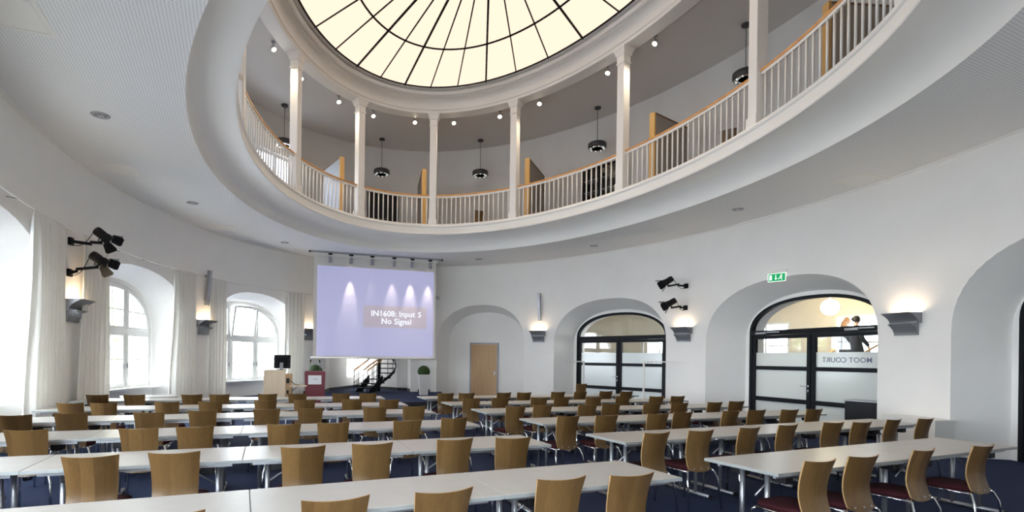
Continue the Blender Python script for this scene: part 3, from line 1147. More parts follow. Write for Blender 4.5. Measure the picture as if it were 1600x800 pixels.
    if long_hair:
        rows = []
        for i in range(9):
            w = i / 8
            z = 1.70 - 0.40 * w
            rows.append([(-0.075 - 0.05 * math.sin(w * 2.2) + 0.05 * math.cos(PI * (k / 12 - 0.5) * 1.0) * (-1) + 0.05, (0.085 + 0.03 * w) * math.sin(PI * (k / 12 - 0.5)), z) for k in range(13)])
        back = [[(x - 0.035, y * 1.05, z) for x, y, z in r] for r in rows]
        hm.grid(rows); hm.grid(back)
        for e_ in (0, -1):
            hm.grid([[r[e_] for r in rows], [r[e_] for r in back]])
    else:
        hm.sphere((-0.085, 0, 1.71), 0.045, 14, 10)
    hm.build('hair', hair_m, root)
    return root


def stair_z(x):  # local distance along the stair -> tread height
    return (int(max(0, x) / GO) + 1) * RISE


yawU = yaw_of(UPD)
def stair_pt(sx, sy):
    p = ST0 + UPD * sx + Vector((-UPD.y, UPD.x)) * sy
    i = int(sx / GO)
    return (p.x, p.y, (i + 1) * RISE)
person(stair_pt(1.90, 0.42), yawU + R(10), 'person with long light brown hair and dark coat on corridor stairs', COAT2, HAIR1, True)
person(stair_pt(1.80, -0.20), yawU, 'person in dark navy coat with dark tied hair climbing corridor stairs', COAT, HAIR2, False)

# ------------------------------------------------------------------ gallery columns, balustrades, things upstairs
COLT = [-109.0, -77.4, -44.6, -15.5, 14.6, 44.1, 76.6, 108.4, 139.0]
cnames = ['white gallery column left of the frame', 'leftmost white gallery column, seen edge-on at the left curve', 'white gallery column second from left, before hanging lamp',
          'white gallery column third from left, beside black door', 'slim white gallery column fourth from left, right of black door',
          'white gallery column between the two middle pendant lamps', 'tall white gallery column left of the wooden partition at right',
          'nearest and widest white gallery column on the right', 'white gallery column at the far right edge']


def column(t, label):
    p, tan, nor = ell_frame(t, RING)
    root = empty('gallery_column', (p.x, p.y, HGAL), yaw_of(tan), label, 'column', 'white columns round the gallery')
    H = HENT - HGAL
    w = 0.23
    MB().bbox((0, 0, H / 2), (w, w, H - 0.02), 0.012).build('shaft', PAINT, root)
    MB().bbox((0, 0, 0.10), (w + 0.05, w + 0.05, 0.20), 0.008).build('base', PAINT, root)
    c = MB()
    rows = []
    for (z, k) in ((-0.42, 0.0), (-0.40, 0.02), (-0.37, 0.02), (-0.36, 0.005), (-0.20, 0.005), (-0.18, 0.03), (-0.15, 0.035), (-0.10, 0.05), (-0.05, 0.075), (-0.04, 0.085), (0, 0.085)):
        h = w / 2 + k
        rows.append([(-h, -h, H + z), (h, -h, H + z), (h, h, H + z), (-h, h, H + z)])
    c.grid(rows, False, True)
    c.build('capital', PAINT, root)


for t, nm in zip(COLT, cnames): column(t, nm)

BALN = ['at the far left edge', 'at the left curve of the gallery', 'before the bright gallery window', 'before the pale grey partition', 'before the black gallery door',
        'in the middle, before the small wooden chair', 'left of the tall right column, before glazed cabinet', 'before the low brown chair on the right', 'at the upper right corner', 'beyond']


def balustrade(t0, t1, label):
    tm = (t0 + t1) / 2
    p, tan, nor = ell_frame(tm, RING)
    root = empty('gallery_railing', (p.x, p.y, HGAL), yaw_of(tan), label, 'railing', 'railing bays between the gallery columns')
    Mi = (Matrix.Translation((p.x, p.y, HGAL)) @ Matrix.Rotation(yaw_of(tan), 4, 'Z')).inverted()
    ln = 0
    prev = ell(t0, RING)
    for k in range(1, 21):
        q = ell(t0 + (t1 - t0) * k / 20, RING); ln += (q - prev).length; prev = q
    g = 0.115 / ln * (t1 - t0)
    ts = [t0 + g + (t1 - t0 - 2 * g) * k / 24 for k in range(25)]

    def strip(name, m, w, z0, z1):
        rows = []
        for (o_, z) in ((-w / 2, z0), (w / 2, z0), (w / 2, z1), (-w / 2, z1)):
            row = []
            for t in ts:
                q = ell(t, RING, o_)
                row.append(Mi @ Vector((q.x, q.y, HGAL + z)))
            rows.append(row)
        rows.append(rows[0])
        mb = MB(); mb.grid(rows, False)
        for e_ in (0, -1): mb.add([r[e_] for r in rows[:4]], [(0, 1, 2, 3)])
        mb.build(name, m, root)
    strip('handrail', RAILW, 0.075, 1.0, 1.045)
    strip('top_rail', PAINT, 0.045, 0.94, 1.0)
    strip('bottom_rail', PAINT, 0.07, 0.0, 0.06)
    nb = max(6, round((ln - 0.23) / 0.165))
    first = None
    for k in range(nb):
        t = t0 + g + (t1 - t0 - 2 * g) * (k + 0.5) / nb
        q = ell(t, RING)
        l = Mi @ Vector((q.x, q.y, HGAL))
        if first is None:
            first = MB().tube([(0, 0, 0.05), (0, 0, 0.945)], 0.02, 8).build('baluster', PAINT, root); o = first
        else:
            o = first.copy(); COL.objects.link(o)
        o.location = l


for i in range(len(COLT) - 1):
    balustrade(COLT[i], COLT[i + 1], 'white railing bay with orange wooden handrail ' + BALN[i + 1])
balustrade(139, 165, 'white railing bay with orange wooden handrail beyond the last column')


def partition(px, py, px2, py2, label, face=TAUPE, edge_w=0.16):
    zt = HGAL + 2.25
    a, b = at_z(px, py, zt), at_z(px2, py2, zt)
    d = Vector((b.x - a.x, b.y - a.y)); ln = max(1.3, min(1.9, d.length)); d.normalize()
    root = empty('partition_panel', (a.x, a.y, HGAL), yaw_of(d), label, 'partition', 'wood-edged partitions on the gallery')
    H = 2.25
    MB().bbox((0.03, 0, H / 2), (0.06, edge_w, H), 0.004).build('front_edge', OAK, root)
    MB().bbox((ln / 2, 0, H - 0.02), (ln - 0.1, edge_w * 0.9, 0.04), 0.004).build('top_edge', mat('brown_edge', (0.20, 0.11, 0.05), 0.5), root)
    MB().box((ln / 2 + 0.02, 0, (H - 0.04) / 2), (ln - 0.1, edge_w * 0.75, H - 0.04)).build('panel', face, root)
    MB().bbox((ln, 0, H / 2), (0.05, edge_w * 0.9, H), 0.004).build('rear_edge', mat('brown_edge2', (0.20, 0.11, 0.05), 0.5), root)


partition(535, 245, 507, 267, 'wood-edged pale grey partition panel left of the black gallery door', mat('pale_grey_panel', (0.42, 0.43, 0.44), 0.7))
partition(663, 264, 654, 297, 'wood-edged partition panel right of the black gallery door')
partition(824, 247, 848, 276, 'wood-edged taupe partition panel behind the middle-right railing')
partition(1019, 176, 1073, 201, 'wood-edged taupe partition panel just right of the tall column')
partition(1290, 5, 1421, 14, 'wood-edged taupe partition panel at the upper right')


def pendant(px, py, label):
    P = at_z(px, py, HGC)
    root = empty('pendant_lamp', P, 0, label, 'pendant lamp', 'ring pendant lamps on the gallery')
    MB().lathe([(0.10, -0.05), (0.11, -0.03), (0.11, 0)], 20).build('ceiling_rose', DARKGREY, root)
    MB().tube([(0, 0, -0.03), (0, 0, -1.19)], 0.008, 6).build('cable', BLACK, root)
    Hh = -1.27
    MB().lathe([(0.12, Hh - 0.07), (0.16, Hh - 0.085), (0.28, Hh - 0.085), (0.30, Hh - 0.06), (0.30, Hh + 0.06), (0.27, Hh + 0.085), (0.13, Hh + 0.085), (0.12, Hh + 0.06), (0.12, Hh - 0.07)], 32).build('ring_body', DARKGREY, root)
    MB().tube([(-0.14, 0, Hh + 0.07), (0, 0, Hh + 0.1), (0.14, 0, Hh + 0.07)], 0.012, 6).build('bracket', DARKGREY, root)
    MB().lathe([(0.17, Hh - 0.088), (0.17, Hh - 0.094), (0.27, Hh - 0.094), (0.27, Hh - 0.088)], 28).build('reflector', CHROME, root)
    for k in range(8):
        w = PI / 4 * k
        MB().sphere((0.22 * math.cos(w), 0.22 * math.sin(w), Hh - 0.098), 0.02, 8, 6).build('diode', SIGNW, root)


pendant(445, 164, 'dark ring pendant lamp behind second gallery column from left')
pendant(597, 217, 'dark ring pendant lamp above the black gallery door')
pendant(751, 219, 'dark ring pendant lamp in the middle of the gallery')
pendant(934, 168, 'dark ring pendant lamp left of the tall right column')
pendant(1166, 38, 'dark ring pendant lamp half hidden by the nearest column')

SPOTS = [(427, 78, 'first ceiling spotlight from the left, above the left railing'), (470, 124, 'ceiling spotlight just right of second column'), (529, 160, 'ceiling spotlight between second and third columns'),
         (583, 182, 'ceiling spotlight just right of third column'), (648, 192, 'lit ceiling spotlight just left of the slim middle column'), (709, 193, 'lit ceiling spotlight just right of the slim middle column'),
         (781, 183, 'lit ceiling spotlight left of the fifth column'), (843, 163, 'lit ceiling spotlight right of the fifth column'), (950, 115, 'lit ceiling spotlight left of the tall right column'), (1024, 69, 'lit ceiling spotlight right of the tall right column')]
for px, py, lab in SPOTS:
    P = at_z(px, py, HGC - 0.22)
    dv = (Vector((C0.x, C0.y)) - Vector((P.x, P.y))).normalized()
    root = empty('ceiling_spotlight', (P.x, P.y, HGC), yaw_of(dv), lab, 'spotlight', 'spotlights on the gallery ceiling')
    MB().lathe([(0.05, -0.03), (0.05, 0)], 16).build('base', SILVER, root)
    MB().tube([(0, 0, -0.02), (0, 0, -0.12)], 0.012, 8).build('stem', SILVER, root)
    T = Matrix.Translation((0, 0, -0.18)) @ Matrix.Rotation(R(-35), 4, 'Y')
    MB().lathe([(0.03, 0.08), (0.055, 0.06), (0.07, 0.0), (0.075, -0.06), (0.065, -0.065), (0.06, -0.03), (0.058, -0.03)], 18, T).build('shade', CHROME, root)
    MB().lathe([(0.001, -0.05), (0.056, -0.052), (0.056, -0.035), (0.001, -0.03)], 16, T).build('bulb', BULB, root)
    l_ = lamp('spot_light', 'SPOT', (0.03, 0, -0.30), 50, (1, 0.82, 0.6), root, spot_size=R(110), spot_blend=0.7, shadow_soft_size=0.05)
    l_.rotation_euler = (0, R(-25), 0)

# gallery door, glazed cabinet, gallery windows
p, tan, nor = ell_frame(ray_t(598, GAL, 320), GAL)
q = ell(ray_t(598, GAL, 320), GAL, -0.10)
root = empty('gallery_door', (q.x, q.y, HGAL), yaw_of(tan), 'black double door on the gallery wall behind the railing', 'door')
MB().frame([(-0.62, 0), (0.62, 0), (0.62, 2.08), (-0.62, 2.08)], 0.06, -0.04, 0.06).build('door_frame', BLACKM, root)
for sx in (-1, 1):
    lf = MB().bbox((sx * 0.285, 0, 1.01), (0.55, 0.05, 2.0), 0.004).build('door_leaf', BLACK, root)
    MB().tube([(sx * 0.06, -0.03, 1.05), (sx * 0.06, -0.07, 1.05), (sx * 0.18, -0.07, 1.05)], 0.01, 6).build('door_handle', CHROME, lf)
t_ = ray_t(948, GAL, 285)
p, tan, nor = ell_frame(t_, GAL)
q = ell(t_, GAL, -0.25)
root = empty('glazed_cabinet', (q.x, q.y, HGAL), yaw_of(tan), 'dark glazed cabinet with shelves against the gallery wall', 'cabinet')
cb = MB(); cb.box((0, 0.19, 1.05), (1.5, 0.03, 2.1))
for x in (-0.735, 0, 0.735): cb.box((x, 0, 1.05), (0.03, 0.38, 2.1))
cb.box((0, 0, 2.085), (1.5, 0.38, 0.03)); cb.box((0, 0, 0.05), (1.5, 0.38, 0.10))
cb.build('carcass', BLACKM, root)
for z in (0.5, 0.9, 1.3, 1.7): MB().box((0, 0.02, z), (1.44, 0.32, 0.02)).build('shelf', SILVER, root)
for sx in (-1, 1):
    dr = MB().frame([(sx * 0.37 - 0.36, 0.10), (sx * 0.37 + 0.36, 0.10), (sx * 0.37 + 0.36, 2.07), (sx * 0.37 - 0.36, 2.07)], 0.05, -0.22, -0.195).build('door', BLACKM, root)
    MB().box((sx * 0.37, -0.207, 1.085), (0.64, 0.005, 1.88)).build('pane', GLASS, dr)
for i, t in enumerate(GALWIN):
    p, tan, nor = ell_frame(t, GAL)
    root = empty('window_%d' % (10 + i), (p.x + nor.x * 0.2, p.y + nor.y * 0.2, HGAL + 0.30), yaw_of(tan), kind='structure')
    mb = MB()
    mb.frame([(-0.95, 0), (0.95, 0), (0.95, 2.3), (-0.95, 2.3)], 0.08, -0.05, 0.05)
    for x in (-0.3, 0.3): mb.box((x, 0, 1.15), (0.06, 0.08, 2.3))
    for z in (0.7, 1.4): mb.box((0, 0, z), (1.8, 0.05, 0.04))
    mb.build('window_frame', WINW, root)
    MB().box((0, 0.02, 1.15), (1.8, 0.008, 2.2)).build('glass', DIMGLASS, root)
    pd = bpy.data.lights.new('gallery_daylight', 'AREA'); pd.shape = 'RECTANGLE'; pd.size = 1.7; pd.size_y = 2.1
    pd.cycles.is_portal = True
    po = bpy.data.objects.new('gallery_daylight', pd); COL.objects.link(po)
    po.parent = root; po.location = (0, 0.12, 1.05); po.rotation_euler = (-PI / 2, 0, 0)

# recessed lights and access panels in the lower ceiling
for px, py, lab in ((157, 180, 'recessed ceiling light nearest on the left, large grey ring'), (301, 317, 'second recessed ceiling light from the left'), (445, 379, 'third recessed ceiling light from the left, before the screen'),
                    (595, 404, 'recessed ceiling light just above the screen'), (748, 405, 'recessed ceiling light right of the screen'), (928, 384, 'recessed ceiling light above the farther glass door'), (1153, 327, 'recessed ceiling light at right, before the exit sign')):
    P = at_z(px, py, HCEIL)
    root = empty('recessed_light', (P.x, P.y, HCEIL), 0, lab, 'ceiling light', 'recessed lights in the lower ceiling')
    MB().lathe([(0.075, -0.002), (0.08, -0.012), (0.125, -0.012), (0.135, 0.0)], 28).build('ring', SILVER, root)
    MB().lathe([(0.001, -0.004), (0.076, -0.004), (0.076, 0.0)], 20).build('reflector', GREYM, root)
    for sx in (-1, 1): MB().box((sx * 0.025, 0, -0.012), (0.018, 0.07, 0.018)).build('lamp', PAPER, root)
for px, py, rz, lab in ((10, 18, 0, 'square access panel in the perforated ceiling, upper left corner'), (180, 263, 0, 'flush access panel at the left ceiling edge'),
                        (347, 356, 0, 'flush access panel farther along the left ceiling edge'), (1345, 281, 0, 'flush access panel in the ceiling at right')):
    P = at_z(px, py, HCEIL)
    t = ray_t(px, WALL)
    root = empty('access_panel', (P.x, P.y, HCEIL), AX, lab, 'access panel', 'flush access panels in the lower ceiling')
    MB().frame([(-0.36, -0.36), (0.36, -0.36), (0.36, 0.36), (-0.36, 0.36)], 0.05, 0.0, 0.006, Matrix.Rotation(-PI / 2, 4, 'X')).build('frame', PAINT, root)
    MB().box((0, 0, -0.003), (0.60, 0.60, 0.006)).build('panel', PAINT, root)

# ------------------------------------------------------------------ curtains and rails
def curtain(x0, x1, label, flare=(0.0, 0.0), folds=None):
    t0, t1 = ray_t(x0, (WALL[0] - 0.16, WALL[1] - 0.16), 420), ray_t(x1, (WALL[0] - 0.16, WALL[1] - 0.16), 420)
    a, b = ell(t0, WALL, -0.16), ell(t1, WALL, -0.16)
    d = b - a; ln = d.length; m_ = (a + b) / 2
    root = empty('curtain', (m_.x, m_.y, 0.0), yaw_of(d), label, 'curtain', 'white curtains at the arched windows')
    nf = folds or max(4, round(ln / 0.15))
    ph = random.random() * 6
    rows = []
    n = nf * 8
    zs = [0.03, 0.5, 1.0, 1.6, 2.2, 2.8, 3.3, 3.70, 3.80, 3.88]
    for z in zs:
        k = 1 - z / 3.88
        row = []
        for i in range(n + 1):
            u = i / n
            xx = -ln / 2 + ln * u + (flare[0] * (1 - u) + flare[1] * u) * k
            amp = 0.08 * (0.35 + 0.65 * min(1, (3.88 - z) / 0.35)) * (0.7 + 0.3 * math.sin(3 * u + ph))
            yy = amp * math.sin(2 * PI * nf * u + 0.5 * math.sin(5 * u + ph) + 0.35 * math.sin(z * 0.9 + ph)) + 0.012 * math.sin(z * 1.7 + 9 * u)
            row.append((xx, yy, z))
        rows.append(row)
    back = [[(x, y + 0.006, z) for x, y, z in r] for r in rows]
    mb = MB()
    mb.grid(rows); mb.grid(back)
    for e_ in (0, -1): mb.grid([[r[e_] for r in rows], [r[e_] for r in back]])
    for e_ in (0, -1): mb.grid([rows[e_], back[e_]])
    mb.build('cloth', CURT, root)
    hb = MB()
    hb.grid([[(x, y - 0.012, z) for (x, y, _), z in zip(rows[-1], [3.79] * (n + 1))], [(x, y - 0.012, 3.88) for (x, y, _) in rows[-1]]])
    hb.build('heading_tape', CURT, root)


curtain(54, 101, 'white curtain at the near left, between first arch and wall lamp', (-0.15, 0.05))
curtain(133, 168, 'white curtain left of the second arched window, under stage lights', (-0.25, 0.0))
curtain(275, 307, 'white curtain right of the second arched window', (-0.15, 0.0))
curtain(329, 355, 'white curtain left of the far arched window', (0.0, 0.0))
curtain(447, 477, 'white curtain right of the far arched window, near the lecterns', (0.0, 0.0))
for t0, t1, lab in ((-118, -79, 'thin white curtain rail above the nearest left arch'), (-77.5, -49, 'thin white curtain rail above the second left arch'), (-47.5, -19, 'thin white curtain rail above the far left arch')):
    mb = MB()
    p, tan, nor = ell_frame((t0 + t1) / 2, WALL)
    rt = empty('curtain_rail', (p.x, p.y, 3.90), 0, lab, 'curtain rail', 'curtain rails on the left wall')
    pts = []
    for k in range(25):
        q = ell(t0 + (t1 - t0) * k / 24, WALL, -0.15)
        pts.append((q.x - p.x, q.y - p.y, 0))
    mb.tube(pts, 0.014, 6); mb.build('rail', PAINT, rt)
    for k in range(2, 24, 5):
        q0, q1 = ell(t0 + (t1 - t0) * k / 24, WALL, -0.15), ell(t0 + (t1 - t0) * k / 24, WALL, 0.02)
        MB().tube([(q0.x - p.x, q0.y - p.y, 0.0), (q1.x - p.x, q1.y - p.y, 0.02)], 0.010, 6).build('bracket', SILVER, rt)

# ------------------------------------------------------------------ wall lamps, line loudspeakers
def sconce(px, py, label):
    t = ray_t(px, WALL, py)
    p, tan, nor = ell_frame(t, WALL)
    zc = at_d(px, py, p.y).z
    root = empty('wall_lamp', (p.x, p.y, zc), yaw_of(tan), label, 'wall lamp', 'grey two-tier wall uplighters')
    W = 0.56

    def tier(name, pts, back_y, w):
        th = 0.012
        outer = pts
        inner = [(y + th, z) for y, z in pts]
        prof = outer + inner[::-1]
        n = len(prof)
        vs = [(-w / 2, y, z) for y, z in prof] + [(w / 2, y, z) for y, z in prof]
        fs = [tuple(range(n)), tuple(reversed(range(n, 2 * n)))] + [(i, (i + 1) % n, (i + 1) % n + n, i + n) for i in range(n)]
        mb = MB(); mb.add(vs, fs)
        for sx in (-1, 1):
            mb.prism([(0, 0)] * 0 or [(0, 0), (0, 0.01), (0.01, 0.01)], 0, 0) if False else None
            side = outer + [(back_y, outer[-1][1]), (back_y, outer[0][1])]
            m = len(side)
            x = sx * (w / 2 - 0.006)
            mb.add([(x - 0.006, y, z) for y, z in side] + [(x + 0.006, y, z) for y, z in side],
                   [tuple(range(m)), tuple(reversed(range(m, 2 * m)))] + [(i, (i + 1) % m, (i + 1) % m + m, i + m) for i in range(m)])
        return mb.build(name, GREYM, root)
    up_ = []
    for i in range(9):
        u = i / 8
        up_.append((-0.09 - 0.22 * u ** 2.0, 0.015 + 0.20 * u))
    lo_ = []
    for i in range(9):
        u = i / 8
        lo_.append((-0.05 - 0.16 * u ** 2.2, -0.21 + 0.22 * u))
    tier('upper_shell', up_, -0.005, W)
    tier('lower_shell', lo_, -0.005, W * 0.80)
    MB().box((0, -0.06, 0.02), (W * 0.9, 0.10, 0.01)).build('tray', SILVER, root)
    MB().tube([(-0.15, -0.09, 0.08), (0.15, -0.09, 0.08)], 0.018, 8).build('lamp_tube', WARMGLOW, root)
    l_ = lamp('uplight', 'AREA', (0, -0.10, 0.14), 2.2, (1, 0.76, 0.50), root, shape='RECTANGLE', size=0.4, size_y=0.12)
    l_.rotation_euler = (PI + R(-8), 0, 0)
    return root


for px, py, lab in ((111, 486, 'grey wall lamp under the left stage lights, nearest on the left wall'), (317, 512, 'grey wall lamp between curtains below the left speaker bar'), (483, 523, 'grey wall lamp half hidden at the left edge of the screen'),
                    (842, 526, 'grey wall lamp below the right speaker bar'), (1069, 523, 'grey wall lamp below the right stage lights'), (1418, 507, 'grey wall lamp nearest on the right wall, above white box')):
    sconce(px, py, lab)

for px, py, lab in ((320, 450, 'slim grey speaker bar on left wall between curtains'), (845, 480, 'slim grey speaker bar on right wall left of glass door')):
    t = ray_t(px, WALL, py)
    p, tan, nor = ell_frame(t, WALL)
    zc = at_d(px, py, p.y).z
    root = empty('speaker_bar', (p.x - nor.x * 0.12, p.y - nor.y * 0.12, zc), yaw_of(tan), lab, 'loudspeaker', 'slim wall speaker bars')
    T = Matrix.Rotation(R(5), 4, 'X')
    MB().bbox((0, 0, 0), (0.11, 0.09, 1.02), 0.008, T).build('cabinet', SILVER, root)
    MB().box((0, -0.048, 0), (0.085, 0.006, 0.98), T).build('grille', ALU, root)
    for z in (-0.35, 0.35): MB().box((0, 0.08, z), (0.04, 0.12, 0.05)).build('bracket', GREYM, root)


# ------------------------------------------------------------------ stage lights on wall arms
def stage_light(px, py, arm, head_dir, label, knee):
    t = ray_t(px, WALL, py)
    p, tan, nor = ell_frame(t, WALL)
    zc = at_d(px, py, p.y).z
    root = empty('stage_light', (p.x, p.y, zc), yaw_of(tan), label, 'stage light', 'black stage lights on wall arms')
    MB().bbox((0, -0.03, 0), (0.12, 0.06, 0.14), 0.006).build('wall_bracket', BLACKM, root)
    K_, A_ = Vector(knee), Vector(arm)
    def bar(a, b, w, name):
        d = b - a
        q = d.to_track_quat('X', 'Z').to_matrix().to_4x4()
        MB().bbox((d.length / 2, 0, 0), (d.length + 0.03, w, w * 1.25), 0.004, Matrix.Translation(a) @ q).build(name, BLACKM, root)
    bar(Vector((0, -0.05, 0)), K_, 0.042, 'arm')
    bar(K_ + Vector((0, 0, 0.035)), A_, 0.040, 'arm')
    hd = Vector(head_dir).normalized()
    Hc = A_ + Vector((0, 0, 0.16)) + hd * 0.05
    q = hd.to_track_quat('-Z', 'Y').to_matrix().to_4x4()
    T = Matrix.Translation(Hc) @ q
    MB().tube([A_, A_ + Vector((0, 0, 0.05))], 0.015, 8).build('pivot', BLACKM, root)
    yk = MB()
    sd = hd.cross(Vector((0, 0, 1))).normalized()
    yk.tube([Hc + sd * 0.115, A_ + sd * 0.115 + Vector((0, 0, 0.06)), A_ + sd * 0.06 + Vector((0, 0, 0.035)), A_ - sd * 0.06 + Vector((0, 0, 0.035)), A_ - sd * 0.115 + Vector((0, 0, 0.06)), Hc - sd * 0.115], 0.010, 6)
    yk.build('yoke', BLACKM, root)
    hb = MB()
    hb.lathe([(0.03, 0.19), (0.075, 0.18), (0.085, 0.15), (0.085, -0.02), (0.098, -0.03), (0.10, -0.10), (0.090, -0.10), (0.088, -0.04), (0.02, 0.02)], 22, T)
    for k in range(3): hb.lathe([(0.089, 0.13 - 0.04 * k), (0.092, 0.125 - 0.04 * k), (0.089, 0.12 - 0.04 * k)], 22, T)
    hb.build('lamp_body', BLACK, root)
    MB().lathe([(0.001, -0.075), (0.085, -0.07), (0.085, -0.065), (0.001, -0.06)], 18, T).build('lens', mat('lens', (0.05, 0.05, 0.06), 0.1), root)
    for k in range(4):
        W_ = Matrix.Rotation(PI / 2 * k + 0.25, 4, 'Z')
        w0, w1, ln = 0.095, (0.15 if k % 2 == 0 else 0.11), 0.18
        fl = Matrix.Translation((0, 0.10, -0.10)) @ Matrix.Rotation(R(28), 4, 'X')
        vs = [(-w0, 0, 0), (w0, 0, 0), (w1, 0, -ln * 0.8), (w1 * 0.75, 0, -ln), (-w1 * 0.75, 0, -ln), (-w1, 0, -ln * 0.8)]
        vs2 = [(x, y + 0.004, z) for x, y, z in vs]
        mb = MB(); mb.add(vs + vs2, [tuple(range(6)), tuple(reversed(range(6, 12)))] + [(i, (i + 1) % 6, (i + 1) % 6 + 6, i + 6) for i in range(6)], False, T @ W_ @ fl)
        mb.build('barn_door', BLACKM, root)
    b0 = Hc - hd * 0.19
    pts = []
    for k in range(11):
        u = k / 10
        v = b0.lerp(Vector((0, -0.03, -0.05)), u); v.z -= 0.14 * math.sin(PI * u)
        pts.append(v)
    MB().tube(pts, 0.007, 6).build('cable', BLACK, root)
    return root


# local frame: X right along the wall, Y into the wall, Z up
stage_light(108, 377, (0.10, -0.50, 0.02), (0.55, -0.45, -0.42), 'upper of the two black stage lights on the left wall', (0.05, -0.34, -0.02))
stage_light(106, 426, (0.08, -0.46, 0.14), (0.55, -0.45, -0.40), 'lower of the two black stage lights on the left wall', (0.02, -0.14, 0.04))
stage_light(1073, 447, (-0.12, -0.66, -0.04), (-0.60, -0.40, -0.42), 'upper of the two black stage lights on the right wall', (-0.05, -0.30, 0.0))
stage_light(1072, 481, (-0.10, -0.52, -0.02), (-0.60, -0.40, -0.40), 'lower of the two black stage lights on the right wall', (-0.03, -0.22, 0.0))

# ------------------------------------------------------------------ exit sign
t = ray_t(1217, WALL, 434)
p, tan, nor = ell_frame(t, WALL)
zc = at_d(1217, 434, p.y).z
root = empty('exit_sign', (p.x - nor.x * 0.10, p.y - nor.y * 0.10, zc), yaw_of(tan) + R(22), 'green and white emergency exit sign above the nearer door arch', 'exit sign')
MB().bbox((0, 0.0, 0.155), (0.50, 0.09, 0.09), 0.006).build('lamp_housing', PAINT, root)
MB().box((0.02, 0.0, 0), (0.40, 0.012, 0.21)).build('panel', SIGNW, root)
MB().box((0.02, -0.008, 0), (0.37, 0.004, 0.18)).build('green_field', GREEN, root)
pg = MB()
y = -0.012
pg.box((-0.115, y, 0), (0.055, 0.003, 0.125))                              # doorway
pg.box((0.0, y, 0.02), (0.018, 0.003, 0.09))                               # arrow shaft
pg.prism([(-0.03, -0.02), (0.03, -0.02), (0.0, -0.065)], y - 0.0015, y + 0.0015)
pg.sphere((0.125, y, 0.055), 0.016, 10, 6, sc3=(1, 0.15, 1))
for a, b, w in (((0.12, 0.035), (0.10, -0.01), 0.012), ((0.10, -0.01), (0.135, -0.03), 0.009), ((0.135, -0.03), (0.13, -0.065), 0.008), ((0.10, -0.01), (0.07, -0.04), 0.009), ((0.07, -0.04), (0.045, -0.035), 0.008), ((0.118, 0.03), (0.085, 0.02), 0.007), ((0.118, 0.03), (0.15, 0.01), 0.007)):
    d = Vector((b[0] - a[0], b[1] - a[1])); nn = Vector((-d.y, d.x)).normalized() * w
    pg.prism([(a[0] - nn.x, a[1] - nn.y), (b[0] - nn.x, b[1] - nn.y), (b[0] + nn.x, b[1] + nn.y), (a[0] + nn.x, a[1] + nn.y)], y - 0.0015, y + 0.0015)
pg.build('pictogram', SIGNW, root)

# ------------------------------------------------------------------ projection screen with its spot track
A_ = at_z(490.5, 401, HCEIL - 0.12); B_ = at_z(679, 413.5, HCEIL - 0.12)
a2, b2 = Vector((A_.x, A_.y)), Vector((B_.x, B_.y))
dv = b2 - a2
SW = dv.length
mid = (a2 + b2) / 2
SY = yaw_of(dv)
SN = Vector((-dv.y, dv.x)).normalized()     # away from the room
mid = mid - SN * 0.25
ZB = HC - 0.04
ZT = HCEIL - 0.10
scr = empty('projection_screen', (mid.x, mid.y, ZB), SY, 'large roll-down projection screen glowing lavender with no-signal message', 'screen')
H_ = ZT - ZB
MB().box((0, 0.0, H_ / 2), (SW, 0.012, H_)).build('fabric', mat('screen_border', (0.72, 0.70, 0.66), 0.8), scr)
LAV = mat('projected_lavender', (0.50, 0.49, 0.60), 0.8)
LAV.node_tree.nodes['Principled BSDF'].inputs['Emission Color'].default_value = (0.44, 0.45, 0.80, 1)
LAV.node_tree.nodes['Principled BSDF'].inputs['Emission Strength'].default_value = 0.15
iw = SW - 0.20; itop = H_ - 0.36; ib = 0.06
MB().box((0.02, -0.009, (itop + ib) / 2), (iw, 0.006, itop - ib)).build('projected_image', LAV, scr)
MSG = mat('message_box', (0.50, 0.46, 0.50), 0.8)
MSG.node_tree.nodes['Principled BSDF'].inputs['Emission Color'].default_value = (0.52, 0.44, 0.56, 1)
MSG.node_tree.nodes['Principled BSDF'].inputs['Emission Strength'].default_value = 0.14
sx_ = SW / 188.5
bx0, bx1 = (565 - 585) * sx_, (664 - 585) * sx_
bz = lambda yy: (559.5 - yy) / 148.0 * H_ * 0.985
MB().box(((bx0 + bx1) / 2, -0.014, (bz(480) + bz(513)) / 2), (bx1 - bx0, 0.004, bz(480) - bz(513))).build('message_box', MSG, scr)
TXT = emit('message_letters', (0.80, 0.84, 0.98), 0.42)
for words, xx, yy in ((('IN1608:', 'Input', '5'), 616, 492), (('No', 'Signal'), 616, 503.5)):
    obs = [text_mesh(w_, 0.29, 'message_word', TXT, scr, Matrix.Rotation(PI / 2, 4, 'X'), 0.001, 0.004, 'LEFT') for w_ in words]
    wid = [max(v.co.x for v in o.data.vertices) for o in obs]
    x_ = (xx - 585) * sx_ - (sum(wid) + 0.10 * (len(words) - 1)) / 2
    for o, w_ in zip(obs, wid):
        o.location = (x_, -0.018, bz(yy)); x_ += w_ + 0.10
MB().tube([(-SW / 2 - 0.08, 0, 0), (SW / 2 + 0.08, 0, 0)], 0.028, 10).build('bottom_bar', PAINT, scr)
MB().bbox((0, 0.02, H_ + 0.035), (SW + 0.1, 0.12, 0.10), 0.01).build('roller_case', PAINT, scr)
tm = mid - SN * 0.30
trk = empty('light_track', (tm.x, tm.y, HCEIL - 0.03), SY, 'black ceiling light track in front of the projection screen', 'light track')
MB().box((0, 0, 0), (SW + 0.3, 0.035, 0.05)).build('track', SILVER, trk)
for sx in (-1, 1): MB().box((sx * (SW / 2 + 0.15), 0, -0.005), (0.06, 0.045, 0.06)).build('end_cap', BLACK, trk)
